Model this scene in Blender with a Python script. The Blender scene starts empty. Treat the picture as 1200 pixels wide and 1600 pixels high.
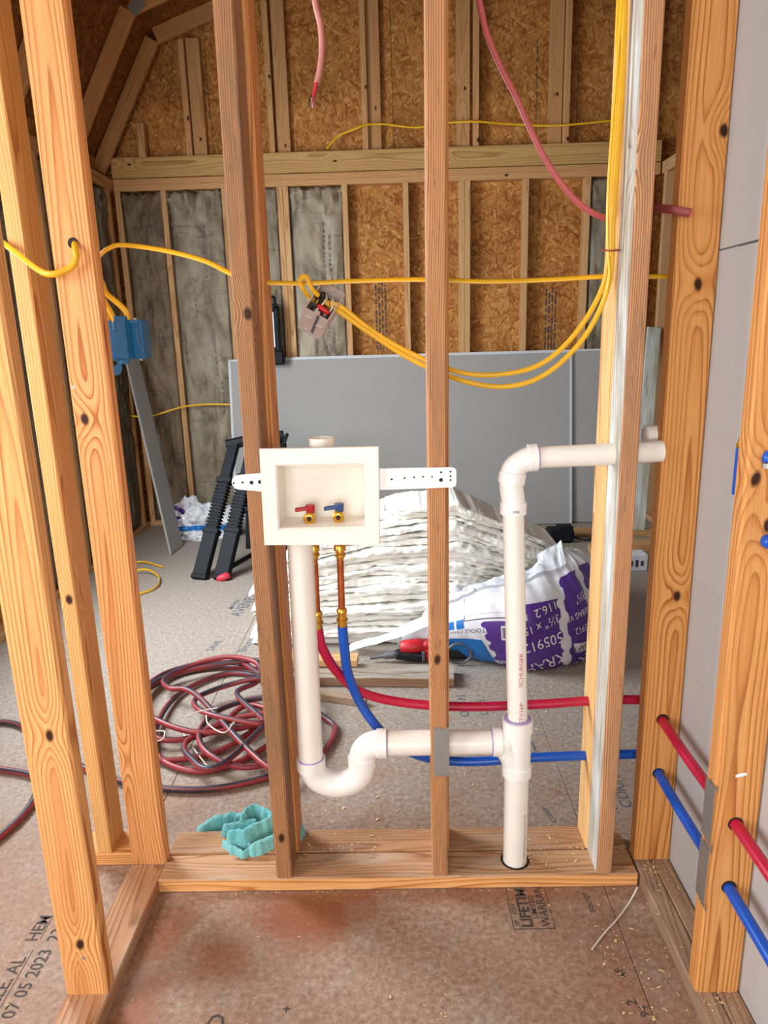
import bpy, bmesh, math, random
from mathutils import Vector, Matrix, noise
random.seed(7)
scene = bpy.context.scene
COL = scene.collection
PI = math.pi

# ------------------------------------------------------------------ camera
F_PX = 1110.0; TILT = math.radians(14.0); ROLL = math.radians(1.6); YAW = math.radians(1.1); CAM_H = 1.35
_f = Vector((-math.sin(YAW)*math.cos(TILT), math.cos(YAW)*math.cos(TILT), -math.sin(TILT)))
_r0 = Vector((math.cos(YAW), math.sin(YAW), 0)); _u0 = _r0.cross(_f)
_c, _s = math.cos(ROLL), math.sin(ROLL)
_r = _r0*_c - _u0*_s; _u = _r0*_s + _u0*_c
CAM = Vector((0, 0, CAM_H))
cd = bpy.data.cameras.new('camera'); cam = bpy.data.objects.new('camera', cd); COL.objects.link(cam)
cd.sensor_fit = 'VERTICAL'; cd.sensor_height = 36.0; cd.lens = 36.0*F_PX/1600.0
cd.clip_start = 0.02; cd.clip_end = 60
m3 = Matrix((_r, _u, -_f)).transposed()
cam.matrix_world = Matrix.Translation(CAM) @ m3.to_4x4()
scene.camera = cam

def P(x, y, Y=None, Z=None, X=None):
    """a place in the room from a measured direction and one known coordinate"""
    d = _f + _r*((x-600)/F_PX) + _u*((800-y)/F_PX)
    if Y is not None: t = Y/d.y
    elif Z is not None: t = (Z-CAM_H)/d.z
    else: t = X/d.x
    return CAM + d*t

# ------------------------------------------------------------------ world, lights, exposure
w = bpy.data.worlds.new('sky'); scene.world = w; w.use_nodes = True
bg = w.node_tree.nodes['Background']; bg.inputs[0].default_value = (0.80, 0.90, 1.0, 1); bg.inputs[1].default_value = 1.0
scene.view_settings.view_transform = 'Standard'; scene.view_settings.look = 'None'
scene.view_settings.gamma = 1.0; scene.view_settings.use_curve_mapping = False
scene.view_settings.exposure = 0.0

def area(name, loc, aim, sx, sy, power, color):
    l = bpy.data.lights.new(name, 'AREA'); l.shape = 'RECTANGLE'; l.size = sx; l.size_y = sy
    l.energy = power; l.color = color
    o = bpy.data.objects.new(name, l); COL.objects.link(o); o.location = loc
    o.rotation_euler = (Vector(aim)-Vector(loc)).to_track_quat('-Z', 'Y').to_euler()
    return o
# daylight through the window of the far room (left wall) and the wide doorway behind the camera
area('window_daylight', (-1.93, 2.90, 1.55), (.2, 3.35, 0.55), 1.15, 1.3, 118, (0.84, 0.93, 1.0))
area('doorway_daylight', (-0.55, -2.25, 1.30), (-0.1, 2.0, 1.15), 2.3, 2.0, 78, (1.0, 0.96, 0.90))
area('side_daylight', (-1.93, 0.55, 1.50), (0.6, 0.9, 1.0), 1.0, 1.2, 46, (0.96, 0.98, 1.0))

# ------------------------------------------------------------------ helpers
def lin(c):
    c = c/255.0
    return c/12.92 if c <= 0.04045 else ((c+0.055)/1.055)**2.4
def S(r, g, b): return (lin(r), lin(g), lin(b), 1.0)

class MB:
    def __init__(self): self.v = []; self.f = []; self.m = []; self.uv = []
    def add(self, vs, fs, mi=0, uvs=None):
        o = len(self.v); self.v += [Vector(x) for x in vs]
        self.f += [[i+o for i in q] for q in fs]; self.m += [mi]*len(fs)
        self.uv += uvs if uvs else [(0, 0)]*len(vs)
    def box(self, c, s, rot=None, mi=0, bev=0.0):
        hx, hy, hz = s[0]/2, s[1]/2, s[2]/2
        R = rot if rot is not None else Matrix.Identity(3)
        b = min(bev, hx*.49, hy*.49, hz*.49)
        if b <= 0:
            vs = [Vector(c)+R@Vector((x*hx, y*hy, z*hz)) for z in (-1, 1) for y in (-1, 1) for x in (-1, 1)]
            self.add(vs, [(0,2,3,1),(4,5,7,6),(0,1,5,4),(2,6,7,3),(0,4,6,2),(1,3,7,5)], mi)
        else:
            vs = []
            idx = {}
            for sx in (-1, 1):
                for sy in (-1, 1):
                    for sz in (-1, 1):
                        for a in range(3):
                            d = [hx-b, hy-b, hz-b]; d[a] += b
                            idx[(sx, sy, sz, a)] = len(vs)
                            vs.append(Vector(c)+R@Vector((sx*d[0], sy*d[1], sz*d[2])))
            fs = []
            def g(s, a): return idx[(s[0], s[1], s[2], a)]
            for a in range(3):
                o = [(a+1) % 3, (a+2) % 3]
                for sg in (-1, 1):
                    q = []
                    for p, r in ((-1, -1), (1, -1), (1, 1), (-1, 1)):
                        s_ = [0, 0, 0]; s_[a] = sg; s_[o[0]] = p; s_[o[1]] = r
                        q.append(g(s_, a))
                    fs.append(q if sg > 0 else q[::-1])
            for a in range(3):                       # edges along axis a
                o = [(a+1) % 3, (a+2) % 3]
                for p in (-1, 1):
                    for r in (-1, 1):
                        s0 = [0]*3; s0[a] = -1; s0[o[0]] = p; s0[o[1]] = r
                        s1 = list(s0); s1[a] = 1
                        q = [g(s0, o[0]), g(s0, o[1]), g(s1, o[1]), g(s1, o[0])]
                        fs.append(q if p*r > 0 else q[::-1])
            for sx in (-1, 1):
                for sy in (-1, 1):
                    for sz in (-1, 1):
                        q = [g((sx, sy, sz), a) for a in range(3)]
                        fs.append(q if sx*sy*sz > 0 else q[::-1])
            self.add(vs, fs, mi)
    def tube(self, pts, r, n=10, caps=True, mi=0, flat=1.0, up=None, closed=False):
        pts = [Vector(p) for p in pts]; N = len(pts)
        rr = r if isinstance(r, (list, tuple)) else [r]*N
        ring = []; L = 0
        prev = None
        for i in range(N):
            a = pts[max(i-1, 0)]; b = pts[min(i+1, N-1)]
            t = (b-a).normalized()
            if prev is None:
                ref = Vector(up) if up else (Vector((0, 0, 1)) if abs(t.z) < .9 else Vector((0, 1, 0)))
                x = ref.cross(t).normalized()
            else:
                x = (prev - t*prev.dot(t)).normalized()
            prev = x; y = t.cross(x)
            if i: L += (pts[i]-pts[i-1]).length
            ring.append([(pts[i]+(x*math.cos(2*PI*k/n)*flat+y*math.sin(2*PI*k/n))*rr[i], (L, k/n)) for k in range(n)])
        vs = [q[0] for R in ring for q in R]; uv = [q[1] for R in ring for q in R]
        fs = [(i*n+k, i*n+(k+1) % n, (i+1)*n+(k+1) % n, (i+1)*n+k) for i in range(N-1) for k in range(n)]
        if caps: fs += [tuple(range(n))[::-1], tuple((N-1)*n+k for k in range(n))]
        self.add(vs, fs, mi, uv)
    def lathe(self, p0, axis, prof, n=20, mi=0):
        """profile of (distance along axis, radius) turned about axis from p0"""
        ax = Vector(axis).normalized(); pts = [Vector(p0)+ax*d for d, _ in prof]
        ref = Vector((0, 0, 1)) if abs(ax.z) < .9 else Vector((0, 1, 0))
        x = ref.cross(ax).normalized(); y = ax.cross(x)
        vs = [pts[i]+(x*math.cos(2*PI*k/n)+y*math.sin(2*PI*k/n))*prof[i][1] for i in range(len(prof)) for k in range(n)]
        fs = [(i*n+k, i*n+(k+1) % n, (i+1)*n+(k+1) % n, (i+1)*n+k) for i in range(len(prof)-1) for k in range(n)]
        fs += [tuple(range(n))[::-1], tuple((len(prof)-1)*n+k for k in range(n))]
        self.add(vs, fs, mi)
    def grid(self, fn, nu, nv, mi=0):
        vs = [fn(i/nu, j/nv) for j in range(nv+1) for i in range(nu+1)]
        uv = [(i/nu, j/nv) for j in range(nv+1) for i in range(nu+1)]
        fs = [(j*(nu+1)+i, j*(nu+1)+i+1, (j+1)*(nu+1)+i+1, (j+1)*(nu+1)+i) for j in range(nv) for i in range(nu)]
        self.add(vs, fs, mi, uv)
    def prism(self, poly, ext, mi=0):
        """closed polygon (3D points) pushed along vector ext"""
        n = len(poly); e = Vector(ext)
        vs = [Vector(p) for p in poly]+[Vector(p)+e for p in poly]
        fs = [tuple(range(n))[::-1], tuple(range(n, 2*n))]+[(k, (k+1) % n, n+(k+1) % n, n+k) for k in range(n)]
        self.add(vs, fs, mi)
    def build(self, name, mat, parent=None, smooth=False, thick=0.0, origin=None, sub=0):
        me = bpy.data.meshes.new(name)
        off = wloc(parent) if parent else (Vector(origin) if origin is not None else Vector((0, 0, 0)))
        me.from_pydata([tuple(p-off) for p in self.v], [], self.f)
        for mm in (mat if isinstance(mat, (list, tuple)) else [mat]): me.materials.append(M[mm])
        for p, mi in zip(me.polygons, self.m): p.material_index = mi; p.use_smooth = smooth
        ul = me.uv_layers.new(name='UVMap')
        for lp in me.loops: ul.data[lp.index].uv = self.uv[lp.vertex_index]
        bm = bmesh.new(); bm.from_mesh(me); bmesh.ops.recalc_face_normals(bm, faces=bm.faces); bm.to_mesh(me); bm.free()
        if smooth:
            try: me.set_sharp_from_angle(angle=math.radians(42))
            except Exception: pass
        o = bpy.data.objects.new(name, me); COL.objects.link(o)
        if parent: o.parent = parent
        elif origin is not None: o.location = origin
        if thick:
            s = o.modifiers.new('thickness', 'SOLIDIFY'); s.thickness = thick; s.offset = 0
        if sub:
            s = o.modifiers.new('sub', 'SUBSURF'); s.levels = sub; s.render_levels = sub
        return o

def wloc(o):
    v = Vector(o.location)
    while o.parent: o = o.parent; v = v+Vector(o.location)
    return v
def empty(name, loc=(0, 0, 0), label=None, cat=None, group=None, kind=None):
    o = bpy.data.objects.new(name, None); COL.objects.link(o); o.location = loc; o.empty_display_size = .05
    return tag(o, label, cat, group, kind)
def tag(o, label=None, cat=None, group=None, kind=None):
    if label: o['label'] = label
    if cat: o['category'] = cat
    if group: o['group'] = group
    if kind: o['kind'] = kind
    return o
def spline(pts, n=8, closed=False):
    """Catmull-Rom through points"""
    pts = [Vector(p) for p in pts]; out = []
    N = len(pts)
    for i in range(N if closed else N-1):
        if closed: p0, p1, p2, p3 = pts[(i-1) % N], pts[i], pts[(i+1) % N], pts[(i+2) % N]
        else:
            p1, p2 = pts[i], pts[i+1]
            p0 = pts[i-1] if i else p1*2-p2
            p3 = pts[i+2] if i+2 < N else p2*2-p1
        for k in range(n):
            t = k/n
            out.append(.5*((2*p1)+(p2-p0)*t+(2*p0-5*p1+4*p2-p3)*t*t+(3*p1-p0-3*p2+p3)*t**3))
    if not closed: out.append(pts[-1])
    return out
def bez_text(body, size, bold=0.0):
    cu = bpy.data.curves.new('t', 'FONT'); cu.body = body; cu.size = size; cu.resolution_u = 2
    cu.align_x = 'LEFT'; cu.offset = bold*size
    o = bpy.data.objects.new('t', cu); COL.objects.link(o)
    dg = bpy.context.evaluated_depsgraph_get(); dg.update()
    me = bpy.data.meshes.new_from_object(o.evaluated_get(dg))
    vs = [v.co.copy() for v in me.vertices]; fs = [list(p.vertices) for p in me.polygons]
    bpy.data.objects.remove(o); bpy.data.curves.remove(cu); bpy.data.meshes.remove(me)
    return vs, fs
def lettering(body, size, place, mat, parent, name='printed_lettering', stretch=(1, 1), bold=0.0):
    """flat print: place(x, y) gives the surface point"""
    vs, fs = bez_text(body, size, bold)
    m = MB(); m.add([place(v.x*stretch[0], v.y*stretch[1]) for v in vs], fs)
    return m.build(name, mat, parent)

# ------------------------------------------------------------------ materials
M = {}
class NT:
    def __init__(self, name):
        mt = bpy.data.materials.new(name); mt.use_nodes = True; M[name] = mt
        self.t = mt.node_tree; self.n = self.t.nodes; self.l = self.t.links
        self.b = self.n['Principled BSDF']
    def node(self, typ, **kw):
        nd = self.n.new(typ)
        for k, v in kw.items():
            if k == 'inp':
                for a, b in v.items(): self.put(nd.inputs[a], b)
            else: setattr(nd, k, v)
        return nd
    def put(self, sock, v):
        if hasattr(v, 'is_output') or isinstance(v, bpy.types.NodeSocket): self.l.new(v, sock)
        else: sock.default_value = v
    def math(self, op, a, b=None, c=None, clamp=False):
        nd = self.n.new('ShaderNodeMath'); nd.operation = op; nd.use_clamp = clamp
        self.put(nd.inputs[0], a)
        if b is not None: self.put(nd.inputs[1], b)
        if c is not None: self.put(nd.inputs[2], c)
        return nd.outputs[0]
    def vmath(self, op, a, b=None, scale=None):
        nd = self.n.new('ShaderNodeVectorMath'); nd.operation = op
        self.put(nd.inputs[0], a)
        if b is not None: self.put(nd.inputs[1], b)
        if scale is not None: self.put(nd.inputs['Scale'], scale)
        return nd.outputs['Value'] if op in ('LENGTH', 'DISTANCE', 'DOT_PRODUCT') else nd.outputs[0]
    def noise(self, vec, scale, detail=2, rough=.5, dist=0.0):
        nd = self.n.new('ShaderNodeTexNoise'); self.put(nd.inputs['Vector'], vec)
        nd.inputs['Scale'].default_value = scale; nd.inputs['Detail'].default_value = detail
        nd.inputs['Roughness'].default_value = rough; nd.inputs['Distortion'].default_value = dist
        return nd
    def ramp(self, fac, stops, interp='LINEAR'):
        nd = self.n.new('ShaderNodeValToRGB'); nd.color_ramp.interpolation = interp
        e = nd.color_ramp.elements
        while len(e) < len(stops): e.new(.5)
        for el, (p, c) in zip(e, stops): el.position = p; el.color = c if len(c) == 4 else (*c, 1)
        self.put(nd.inputs[0], fac); return nd.outputs[0]
    def mix(self, fac, a, b, mode='MIX'):
        nd = self.n.new('ShaderNodeMix'); nd.data_type = 'RGBA'; nd.blend_type = mode
        self.put(nd.inputs[0], fac); self.put(nd.inputs[6], a); self.put(nd.inputs[7], b)
        return nd.outputs[2]
    def bump(self, h, strength=.3, dist=.002):
        nd = self.n.new('ShaderNodeBump'); nd.inputs['Strength'].default_value = strength; nd.inputs['Distance'].default_value = dist
        self.put(nd.inputs['Height'], h); self.l.new(nd.outputs[0], self.b.inputs['Normal'])
    def out(self, color=None, rough=None, metal=None, spec=None):
        if color is not None: self.put(self.b.inputs['Base Color'], color)
        if rough is not None: self.put(self.b.inputs['Roughness'], rough)
        if metal is not None: self.b.inputs['Metallic'].default_value = metal
        if spec is not None: self.b.inputs['Specular IOR Level'].default_value = spec
    def coord(self, which='Object'):
        return self.n.new('ShaderNodeTexCoord').outputs[which]
    def sep(self, v):
        nd = self.n.new('ShaderNodeSeparateXYZ'); self.put(nd.inputs[0], v); return nd.outputs
    def comb(self, x, y, z):
        nd = self.n.new('ShaderNodeCombineXYZ'); self.put(nd.inputs[0], x); self.put(nd.inputs[1], y); self.put(nd.inputs[2], z); return nd.outputs[0]
    def vscale(self, v, s):
        return self.vmath('MULTIPLY', v, s)

BLACK = (0, 0, 0, 1); WHITE = (1, 1, 1, 1)
def wood(name, light, mid, dark, ring=.008, contrast=1.0, wob=.05, grey=None, rough=.62):
    """sawn softwood: growth rings about a wandering pith, knots, fibres; the object's colour tints it"""
    k = NT(name)
    oi = k.n.new('ShaderNodeObjectInfo'); rnd = oi.outputs['Random']
    p = k.coord('Object')
    shift = k.comb(k.math('MULTIPLY', rnd, 7.3), k.math('MULTIPLY', rnd, 3.1), k.math('MULTIPLY', rnd, 61.7))
    q = k.vmath('ADD', p, shift)
    big = k.noise(k.vscale(q, (2.0, 2.0, .62)), 1.0, 2, .5).outputs['Color']
    fine = k.noise(k.vscale(q, (24, 24, 1.7)), 1.0, 2, .5).outputs['Color']
    wv = k.vmath('SCALE', k.vmath('SUBTRACT', big, (.5, .5, .5)), scale=wob*2.2)
    wf = k.vmath('SCALE', k.vmath('SUBTRACT', fine, (.5, .5, .5)), scale=.012)
    pith = k.node('ShaderNodeAttribute', attribute_type='OBJECT', attribute_name='pith').outputs['Vector']
    rel = k.vmath('ADD', k.vmath('ADD', k.vmath('SUBTRACT', p, pith), wv), wf)
    rel = k.vscale(rel, (1, 1, .015))
    r = k.vmath('LENGTH', rel)
    dark_k = None
    for kn in ('knot_a', 'knot_b', 'knot_c'):
        kp = k.node('ShaderNodeAttribute', attribute_type='OBJECT', attribute_name=kn).outputs['Vector']
        dv = k.vscale(k.vmath('SUBTRACT', p, kp), (1, 1, .62))
        dv = k.vmath('ADD', dv, k.vmath('SCALE', k.vmath('SUBTRACT', fine, (.5, .5, .5)), scale=.013))
        d = k.vmath('LENGTH', dv)
        g = k.math('POWER', 2.718, k.math('MULTIPLY', k.math('MULTIPLY', d, d), -900))
        r = k.math('ADD', r, k.math('MULTIPLY', g, .022))
        core = k.math('SUBTRACT', 1.0, k.math('DIVIDE', k.math('SUBTRACT', d, .0055), .005), clamp=True)
        dark_k = core if dark_k is None else k.math('MAXIMUM', dark_k, core)
    fr = k.math('FRACT', k.math('DIVIDE', r, ring))
    c = k.ramp(fr, [(0.0, light), (.40, light), (.72, mid), (.88, dark), (.94, dark), (1.0, light)])
    fade = k.noise(k.vscale(q, (40, 40, 1.1)), 1.0, 2, .5).outputs[0]
    c = k.mix(k.ramp(fade, [(.32, (.6, .6, .6)), (.56, BLACK)]), c, k.mix(.5, light, mid))
    c = k.mix(k.ramp(r, [(.006, (.5, .5, .5)), (.024, BLACK)]), c, k.mix(.6, mid, dark))      # darker heartwood round the pith
    tone = k.noise(k.vscale(q, (9, 9, 1.4)), 1.0, 3, .6).outputs[0]
    c = k.mix(k.math('MULTIPLY', tone, .45*contrast), c, mid)
    fib = k.noise(k.vscale(q, (420, 420, 9)), 1.0, 2, .6).outputs[0]
    c = k.mix(.35, c, k.ramp(fib, [(.3, (.45, .42, .40)), (.7, (1.12, 1.1, 1.08))]), 'MULTIPLY')
    if grey:
        gm = k.noise(k.vscale(q, (18, 18, 3)), 1.0, 4, .65).outputs[0]
        c = k.mix(k.ramp(gm, [(grey[1], BLACK), (grey[2], WHITE)]), c, grey[0])
        gd = k.noise(k.vscale(q, (120, 120, 14)), 1.0, 3, .7).outputs[0]
        c = k.mix(k.ramp(gd, [(.60, BLACK), (.75, (.6, .6, .6))]), c, S(64, 60, 58))
    c = k.mix(1.0, c, oi.outputs['Color'], 'MULTIPLY')
    c = k.mix(dark_k, c, S(58, 30, 16))
    k.out(c, rough, spec=.25)
    k.bump(k.math('ADD', k.math('MULTIPLY', fr, .5), k.math('MULTIPLY', fib, .6)), .16, .0012)
wood('pine_orange', S(238, 184, 124), S(218, 152, 90), S(164, 92, 44), .0070)
wood('pine_yellow', S(238, 198, 138), S(222, 170, 108), S(184, 122, 64), .0066)
wood('pine_brown', S(204, 160, 120), S(176, 128, 88), S(108, 68, 42), .0046, wob=.02, grey=(S(132, 110, 92), .50, .78))
wood('pine_weathered', S(186, 182, 168), S(158, 154, 142), S(120, 114, 104), .010, grey=(S(196, 204, 206), .42, .66))
wood('pine_grey', S(184, 160, 136), S(156, 130, 106), S(112, 88, 70), .0046, wob=.03, grey=(S(158, 146, 132), .48, .78))
wood('pine_pale', S(214, 174, 126), S(200, 154, 104), S(176, 124, 80), .007, .8)
wood('pine_green', S(204, 172, 118), S(188, 154, 100), S(158, 122, 74), .011, .7)
wood('pine_plate', S(194, 154, 118), S(176, 132, 96), S(138, 94, 62), .0055, grey=(S(182, 166, 150), .48, .78))

def osb(name, tint=(1, 1, 1, 1), sc=1.0, dark=1.0):
    k = NT(name); p = k.vscale(k.coord('Object'), (sc, sc, sc))
    wp = k.noise(p, 6, 2).outputs['Color']
    p2 = k.vmath('ADD', p, k.vmath('SCALE', k.vmath('SUBTRACT', wp, (.5, .5, .5)), scale=.022))
    layers = []
    for i, (ang, sx, sy) in enumerate(((.35, 17, 72), (1.75, 19, 84), (2.6, 15, 62), (1.1, 24, 96))):
        mp = k.node('ShaderNodeMapping', vector_type='TEXTURE'); mp.inputs['Rotation'].default_value = (0, 0, ang)
        mp.inputs['Location'].default_value = (i*3.1, i*1.7, 0)
        k.l.new(p2, mp.inputs['Vector'])
        v = k.n.new('ShaderNodeTexVoronoi'); v.voronoi_dimensions = '2D'; v.inputs['Scale'].default_value = 1
        v.inputs['Randomness'].default_value = 1
        k.l.new(k.vscale(mp.outputs[0], (sx, sy, 1)), v.inputs['Vector'])
        s = k.sep(v.outputs['Color'])
        layers.append((s[0], s[1], v.outputs['Distance']))
    val, key, ds = layers[0]
    for a, b, d in layers[1:]:
        g = k.math('GREATER_THAN', b, key)
        mx = k.n.new('ShaderNodeMix'); k.put(mx.inputs[0], g); k.put(mx.inputs[2], val); k.put(mx.inputs[3], a); val = mx.outputs[0]
        my = k.n.new('ShaderNodeMix'); k.put(my.inputs[0], g); k.put(my.inputs[2], ds); k.put(my.inputs[3], d); ds = my.outputs[0]
        key = k.math('MAXIMUM', key, b)
    val = k.math('ADD', k.math('MULTIPLY', val, .78), k.math('MULTIPLY', k.noise(p, 55, 3, .6, 1.5).outputs[0], .34))
    c = k.ramp(val, [(0, S(112*dark, 66*dark, 28*dark)), (.25, S(160*dark, 102*dark, 48*dark)), (.6, S(188*dark, 132*dark, 72*dark)), (.9, S(206*dark, 154*dark, 90*dark)), (1, S(224*dark, 178*dark, 114*dark))])
    sh = k.ramp(ds, [(.25, (1, 1, 1, 1)), (.75, (.55, .50, .46, 1))])
    c = k.mix(.35, c, sh, 'MULTIPLY')
    blot = k.noise(p, 2.3, 3).outputs[0]
    c = k.mix(1, c, k.ramp(blot, [(.3, (.72, .66, .6)), (.7, (1.1, 1.08, 1.05))]), 'MULTIPLY')
    c = k.mix(1, c, tint, 'MULTIPLY')
    k.out(c, .7, spec=.2); k.bump(k.math('ADD', val, k.math('MULTIPLY', ds, -.6)), .35, .003)
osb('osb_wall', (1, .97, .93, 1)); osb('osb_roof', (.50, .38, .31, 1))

def subfloor():
    k = NT('subfloor'); g = k.n.new('ShaderNodeNewGeometry').outputs['Position']
    s = k.sep(g)
    n1 = k.noise(k.vscale(g, (70, 70, 70)), 1, 7, .72, .25).outputs[0]
    n2 = k.noise(k.vscale(g, (5, 5, 5)), 1, 4, .6, .4).outputs[0]
    n3 = k.noise(k.vscale(g, (170, 170, 170)), 1, 3, .6, 1.2).outputs[0]
    base = k.ramp(n1, [(.25, S(110, 84, 68)), (.5, S(154, 124, 104)), (.75, S(188, 160, 140))])
    dust = k.ramp(n1, [(.25, S(116, 104, 94)), (.5, S(158, 146, 134)), (.75, S(194, 184, 172))])
    # the far room's floor is coated with grey dust, the closet floor stays browner
    dm = k.math('ADD', k.math('DIVIDE', k.math('SUBTRACT', s[1], 1.5), .7), k.math('MULTIPLY', k.math('SUBTRACT', n2, .5), 2.4))
    dm2 = k.math('MULTIPLY', k.math('SUBTRACT', n2, .50), 5.0, clamp=True)
    dm = k.math('MAXIMUM', k.math('MULTIPLY', dm, .9, clamp=True), k.math('MULTIPLY', dm2, .55))
    c = k.mix(dm, base, dust)
    # wet reddish-brown stains beside the plates
    stain = None
    for (x, y, rx, ry, a) in ((-.21, 1.42, .20, .10, 1.0), (-.42, 1.30, .12, .10, .7), (-.12, 1.47, .10, .05, .9), (-.56, 1.2, .07, .35, .8), (-.3, 1.05, .18, .1, .5), (.1, 1.48, .5, .035, .55), (.47, 1.2, .10, .25, .35)):
        dv = k.vscale(k.vmath('SUBTRACT', g, (x, y, 0)), (1/rx, 1/ry, 0))
        d = k.vmath('LENGTH', dv)
        mk = k.math('SUBTRACT', 1.25, k.math('ADD', d, k.math('MULTIPLY', k.math('SUBTRACT', n2, .5), 1.7)), clamp=True)
        mk = k.math('MULTIPLY', mk, a)
        stain = mk if stain is None else k.math('MAXIMUM', stain, mk)
    c = k.mix(k.math('MULTIPLY', stain, .82), c, S(136, 72, 36))
    speck = k.ramp(n3, [(.62, BLACK), (.70, WHITE)])
    c = k.mix(k.math('MULTIPLY', k.sep(speck)[0], .28), c, S(222, 202, 176))
    dk = k.ramp(k.noise(k.vscale(g, (90, 40, 90)), 1, 3, .7, 1.5).outputs[0], [(.28, WHITE), (.36, BLACK)])
    c = k.mix(k.math('MULTIPLY', k.sep(dk)[0], .35), c, S(86, 64, 50))
    k.out(c, k.ramp(n1, [(.3, (.5, .5, .5)), (.7, (.75, .75, .75))]), spec=.3); k.bump(n1, .35, .002)
subfloor()

def plain(name, col, rough=.5, metal=0, var=.12, scale=30, bump=.0, spec=.5, tint=False, bd=.002):
    k = NT(name); p = k.coord('Object')
    n = k.noise(p, scale, 3, .6).outputs[0]
    c = k.mix(1, col, k.ramp(n, [(.25, (1-var, 1-var, 1-var)), (.75, (1+var*.5, 1+var*.5, 1+var*.5))]), 'MULTIPLY')
    if tint: c = k.mix(1, c, k.n.new('ShaderNodeObjectInfo').outputs['Color'], 'MULTIPLY')
    k.out(c, rough, metal, spec)
    if bump: k.bump(n, bump, bd)
    return k
plain('pvc', S(243, 238, 228), .28, 0, .05, 14)
plain('pvc_fitting', S(246, 243, 238), .22, 0, .03, 12)
plain('primer', S(176, 156, 206), .4, 0, .25, 60)
plain('outlet_plastic', S(246, 238, 226), .38, 0, .04, 10)
plain('strap_plastic', S(246, 246, 244), .4, 0, .03, 10)
plain('red_pex', S(186, 22, 62), .30, 0, .06, 20)
plain('blue_pex', S(14, 84, 190), .30, 0, .06, 20)
plain('copper', S(196, 110, 66), .34, .9, .35, 40)
plain('brass', S(222, 172, 74), .28, .95, .2, 60)
plain('red_lever', S(178, 24, 34), .35); plain('blue_lever', S(40, 70, 122), .35)
plain('dark_hole', S(40, 26, 18), .8)
plain('ink', S(74, 66, 62), .8, 0, .4, 90)
plain('ink_blue', S(96, 104, 112), .8, 0, .4, 90)
plain('red_ink', S(206, 96, 104), .6); plain('brown_ink', S(150, 106, 90), .6)
plain('yellow_cable', S(232, 178, 26), .38, 0, .08, 30)
plain('rose_cable', S(176, 78, 80), .42, 0, .10, 25); plain('pink_cable', S(206, 136, 128), .45, 0, .12, 25)
plain('plum_cable', S(140, 62, 62), .5, 0, .2, 25)
plain('grey_box_plastic', S(196, 180, 172), .45, 0, .06, 20)
plain('blue_box_plastic', S(24, 100, 152), .42, 0, .10, 12)
plain('white_wire', S(232, 226, 214), .4); plain('black_wire', S(28, 28, 32), .4)
plain('bare_wire', S(206, 150, 100), .35, .8); plain('wire_nut', S(206, 26, 26), .4)
plain('steel_plate', S(158, 160, 160), .42, .75, .14, 25)
plain('galvanised', S(170, 172, 170), .4, .7, .1, 40)
plain('black_plastic', S(17, 19, 26), .62, 0, .12, 20, spec=.22)
plain('black_rubber', S(22, 22, 25), .6); plain('red_rubber', S(206, 44, 66), .5)
plain('tool_red', S(196, 30, 40), .4); plain('tool_grey', S(92, 92, 98), .5)
plain('light_diffuser', S(226, 240, 246), .25, 0, .02, 6)
plain('gypsum_paper', S(160, 157, 154), .85, 0, .05, 3, .06)
plain('gypsum_core', S(206, 208, 210), .85)
plain('cardboard_white', S(224, 226, 232), .6)
plain('bag_white', S(228, 226, 228), .32, 0, .05, 6, .1); plain('bag_purple', S(84, 48, 136), .35, 0, .08, 8, .1)
plain('bag_blue', S(22, 110, 184), .35, 0, .08, 8, .1); plain('bag_ink', S(60, 60, 80), .5)
plain('string_white', S(226, 220, 210), .7); plain('spackle', S(236, 234, 230), .7)
plain('shaving', S(226, 192, 140), .7, 0, .25, 50)
plain('joint_black', S(48, 40, 34), .9)
plain('ink_faint', S(120, 120, 116), .8, 0, .3, 90)

k = plain('drywall_face', S(182, 182, 184), .85, 0, .05, 2.2)          # handled board: scuffs of their own shape
p = k.coord('Object'); sc_ = k.noise(k.vscale(p, (3, 3, 26)), 1, 4, .7, .6).outputs[0]
c = k.mix(k.ramp(sc_, [(.62, BLACK), (.72, (.3, .3, .3))]), S(188, 187, 186), S(158, 155, 152))
st = k.noise(k.vscale(p, (16, 16, 16)), 1, 5, .75, 2.0).outputs[0]
c = k.mix(k.ramp(st, [(.66, BLACK), (.74, (.35, .35, .35))]), c, S(120, 112, 106))
k.out(c, .85, spec=.15)

k = NT('hose_skin'); uv = k.coord('UV'); s = k.sep(uv)
n = k.noise(k.comb(k.math('MULTIPLY', s[0], 1.6), 0, 0), 1, 2, .5).outputs[0]
ar = k.math('ABSOLUTE', k.math('SUBTRACT', k.math('FRACT', k.math('ADD', s[1], k.math('MULTIPLY', n, 1.8))), .5))
c = k.mix(k.ramp(k.math('ADD', k.math('MULTIPLY', n, .8), k.math('MULTIPLY', ar, .75)), [(.62, BLACK), (.72, WHITE)]), S(150, 52, 54), S(46, 46, 58))
k.out(c, .42)

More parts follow.
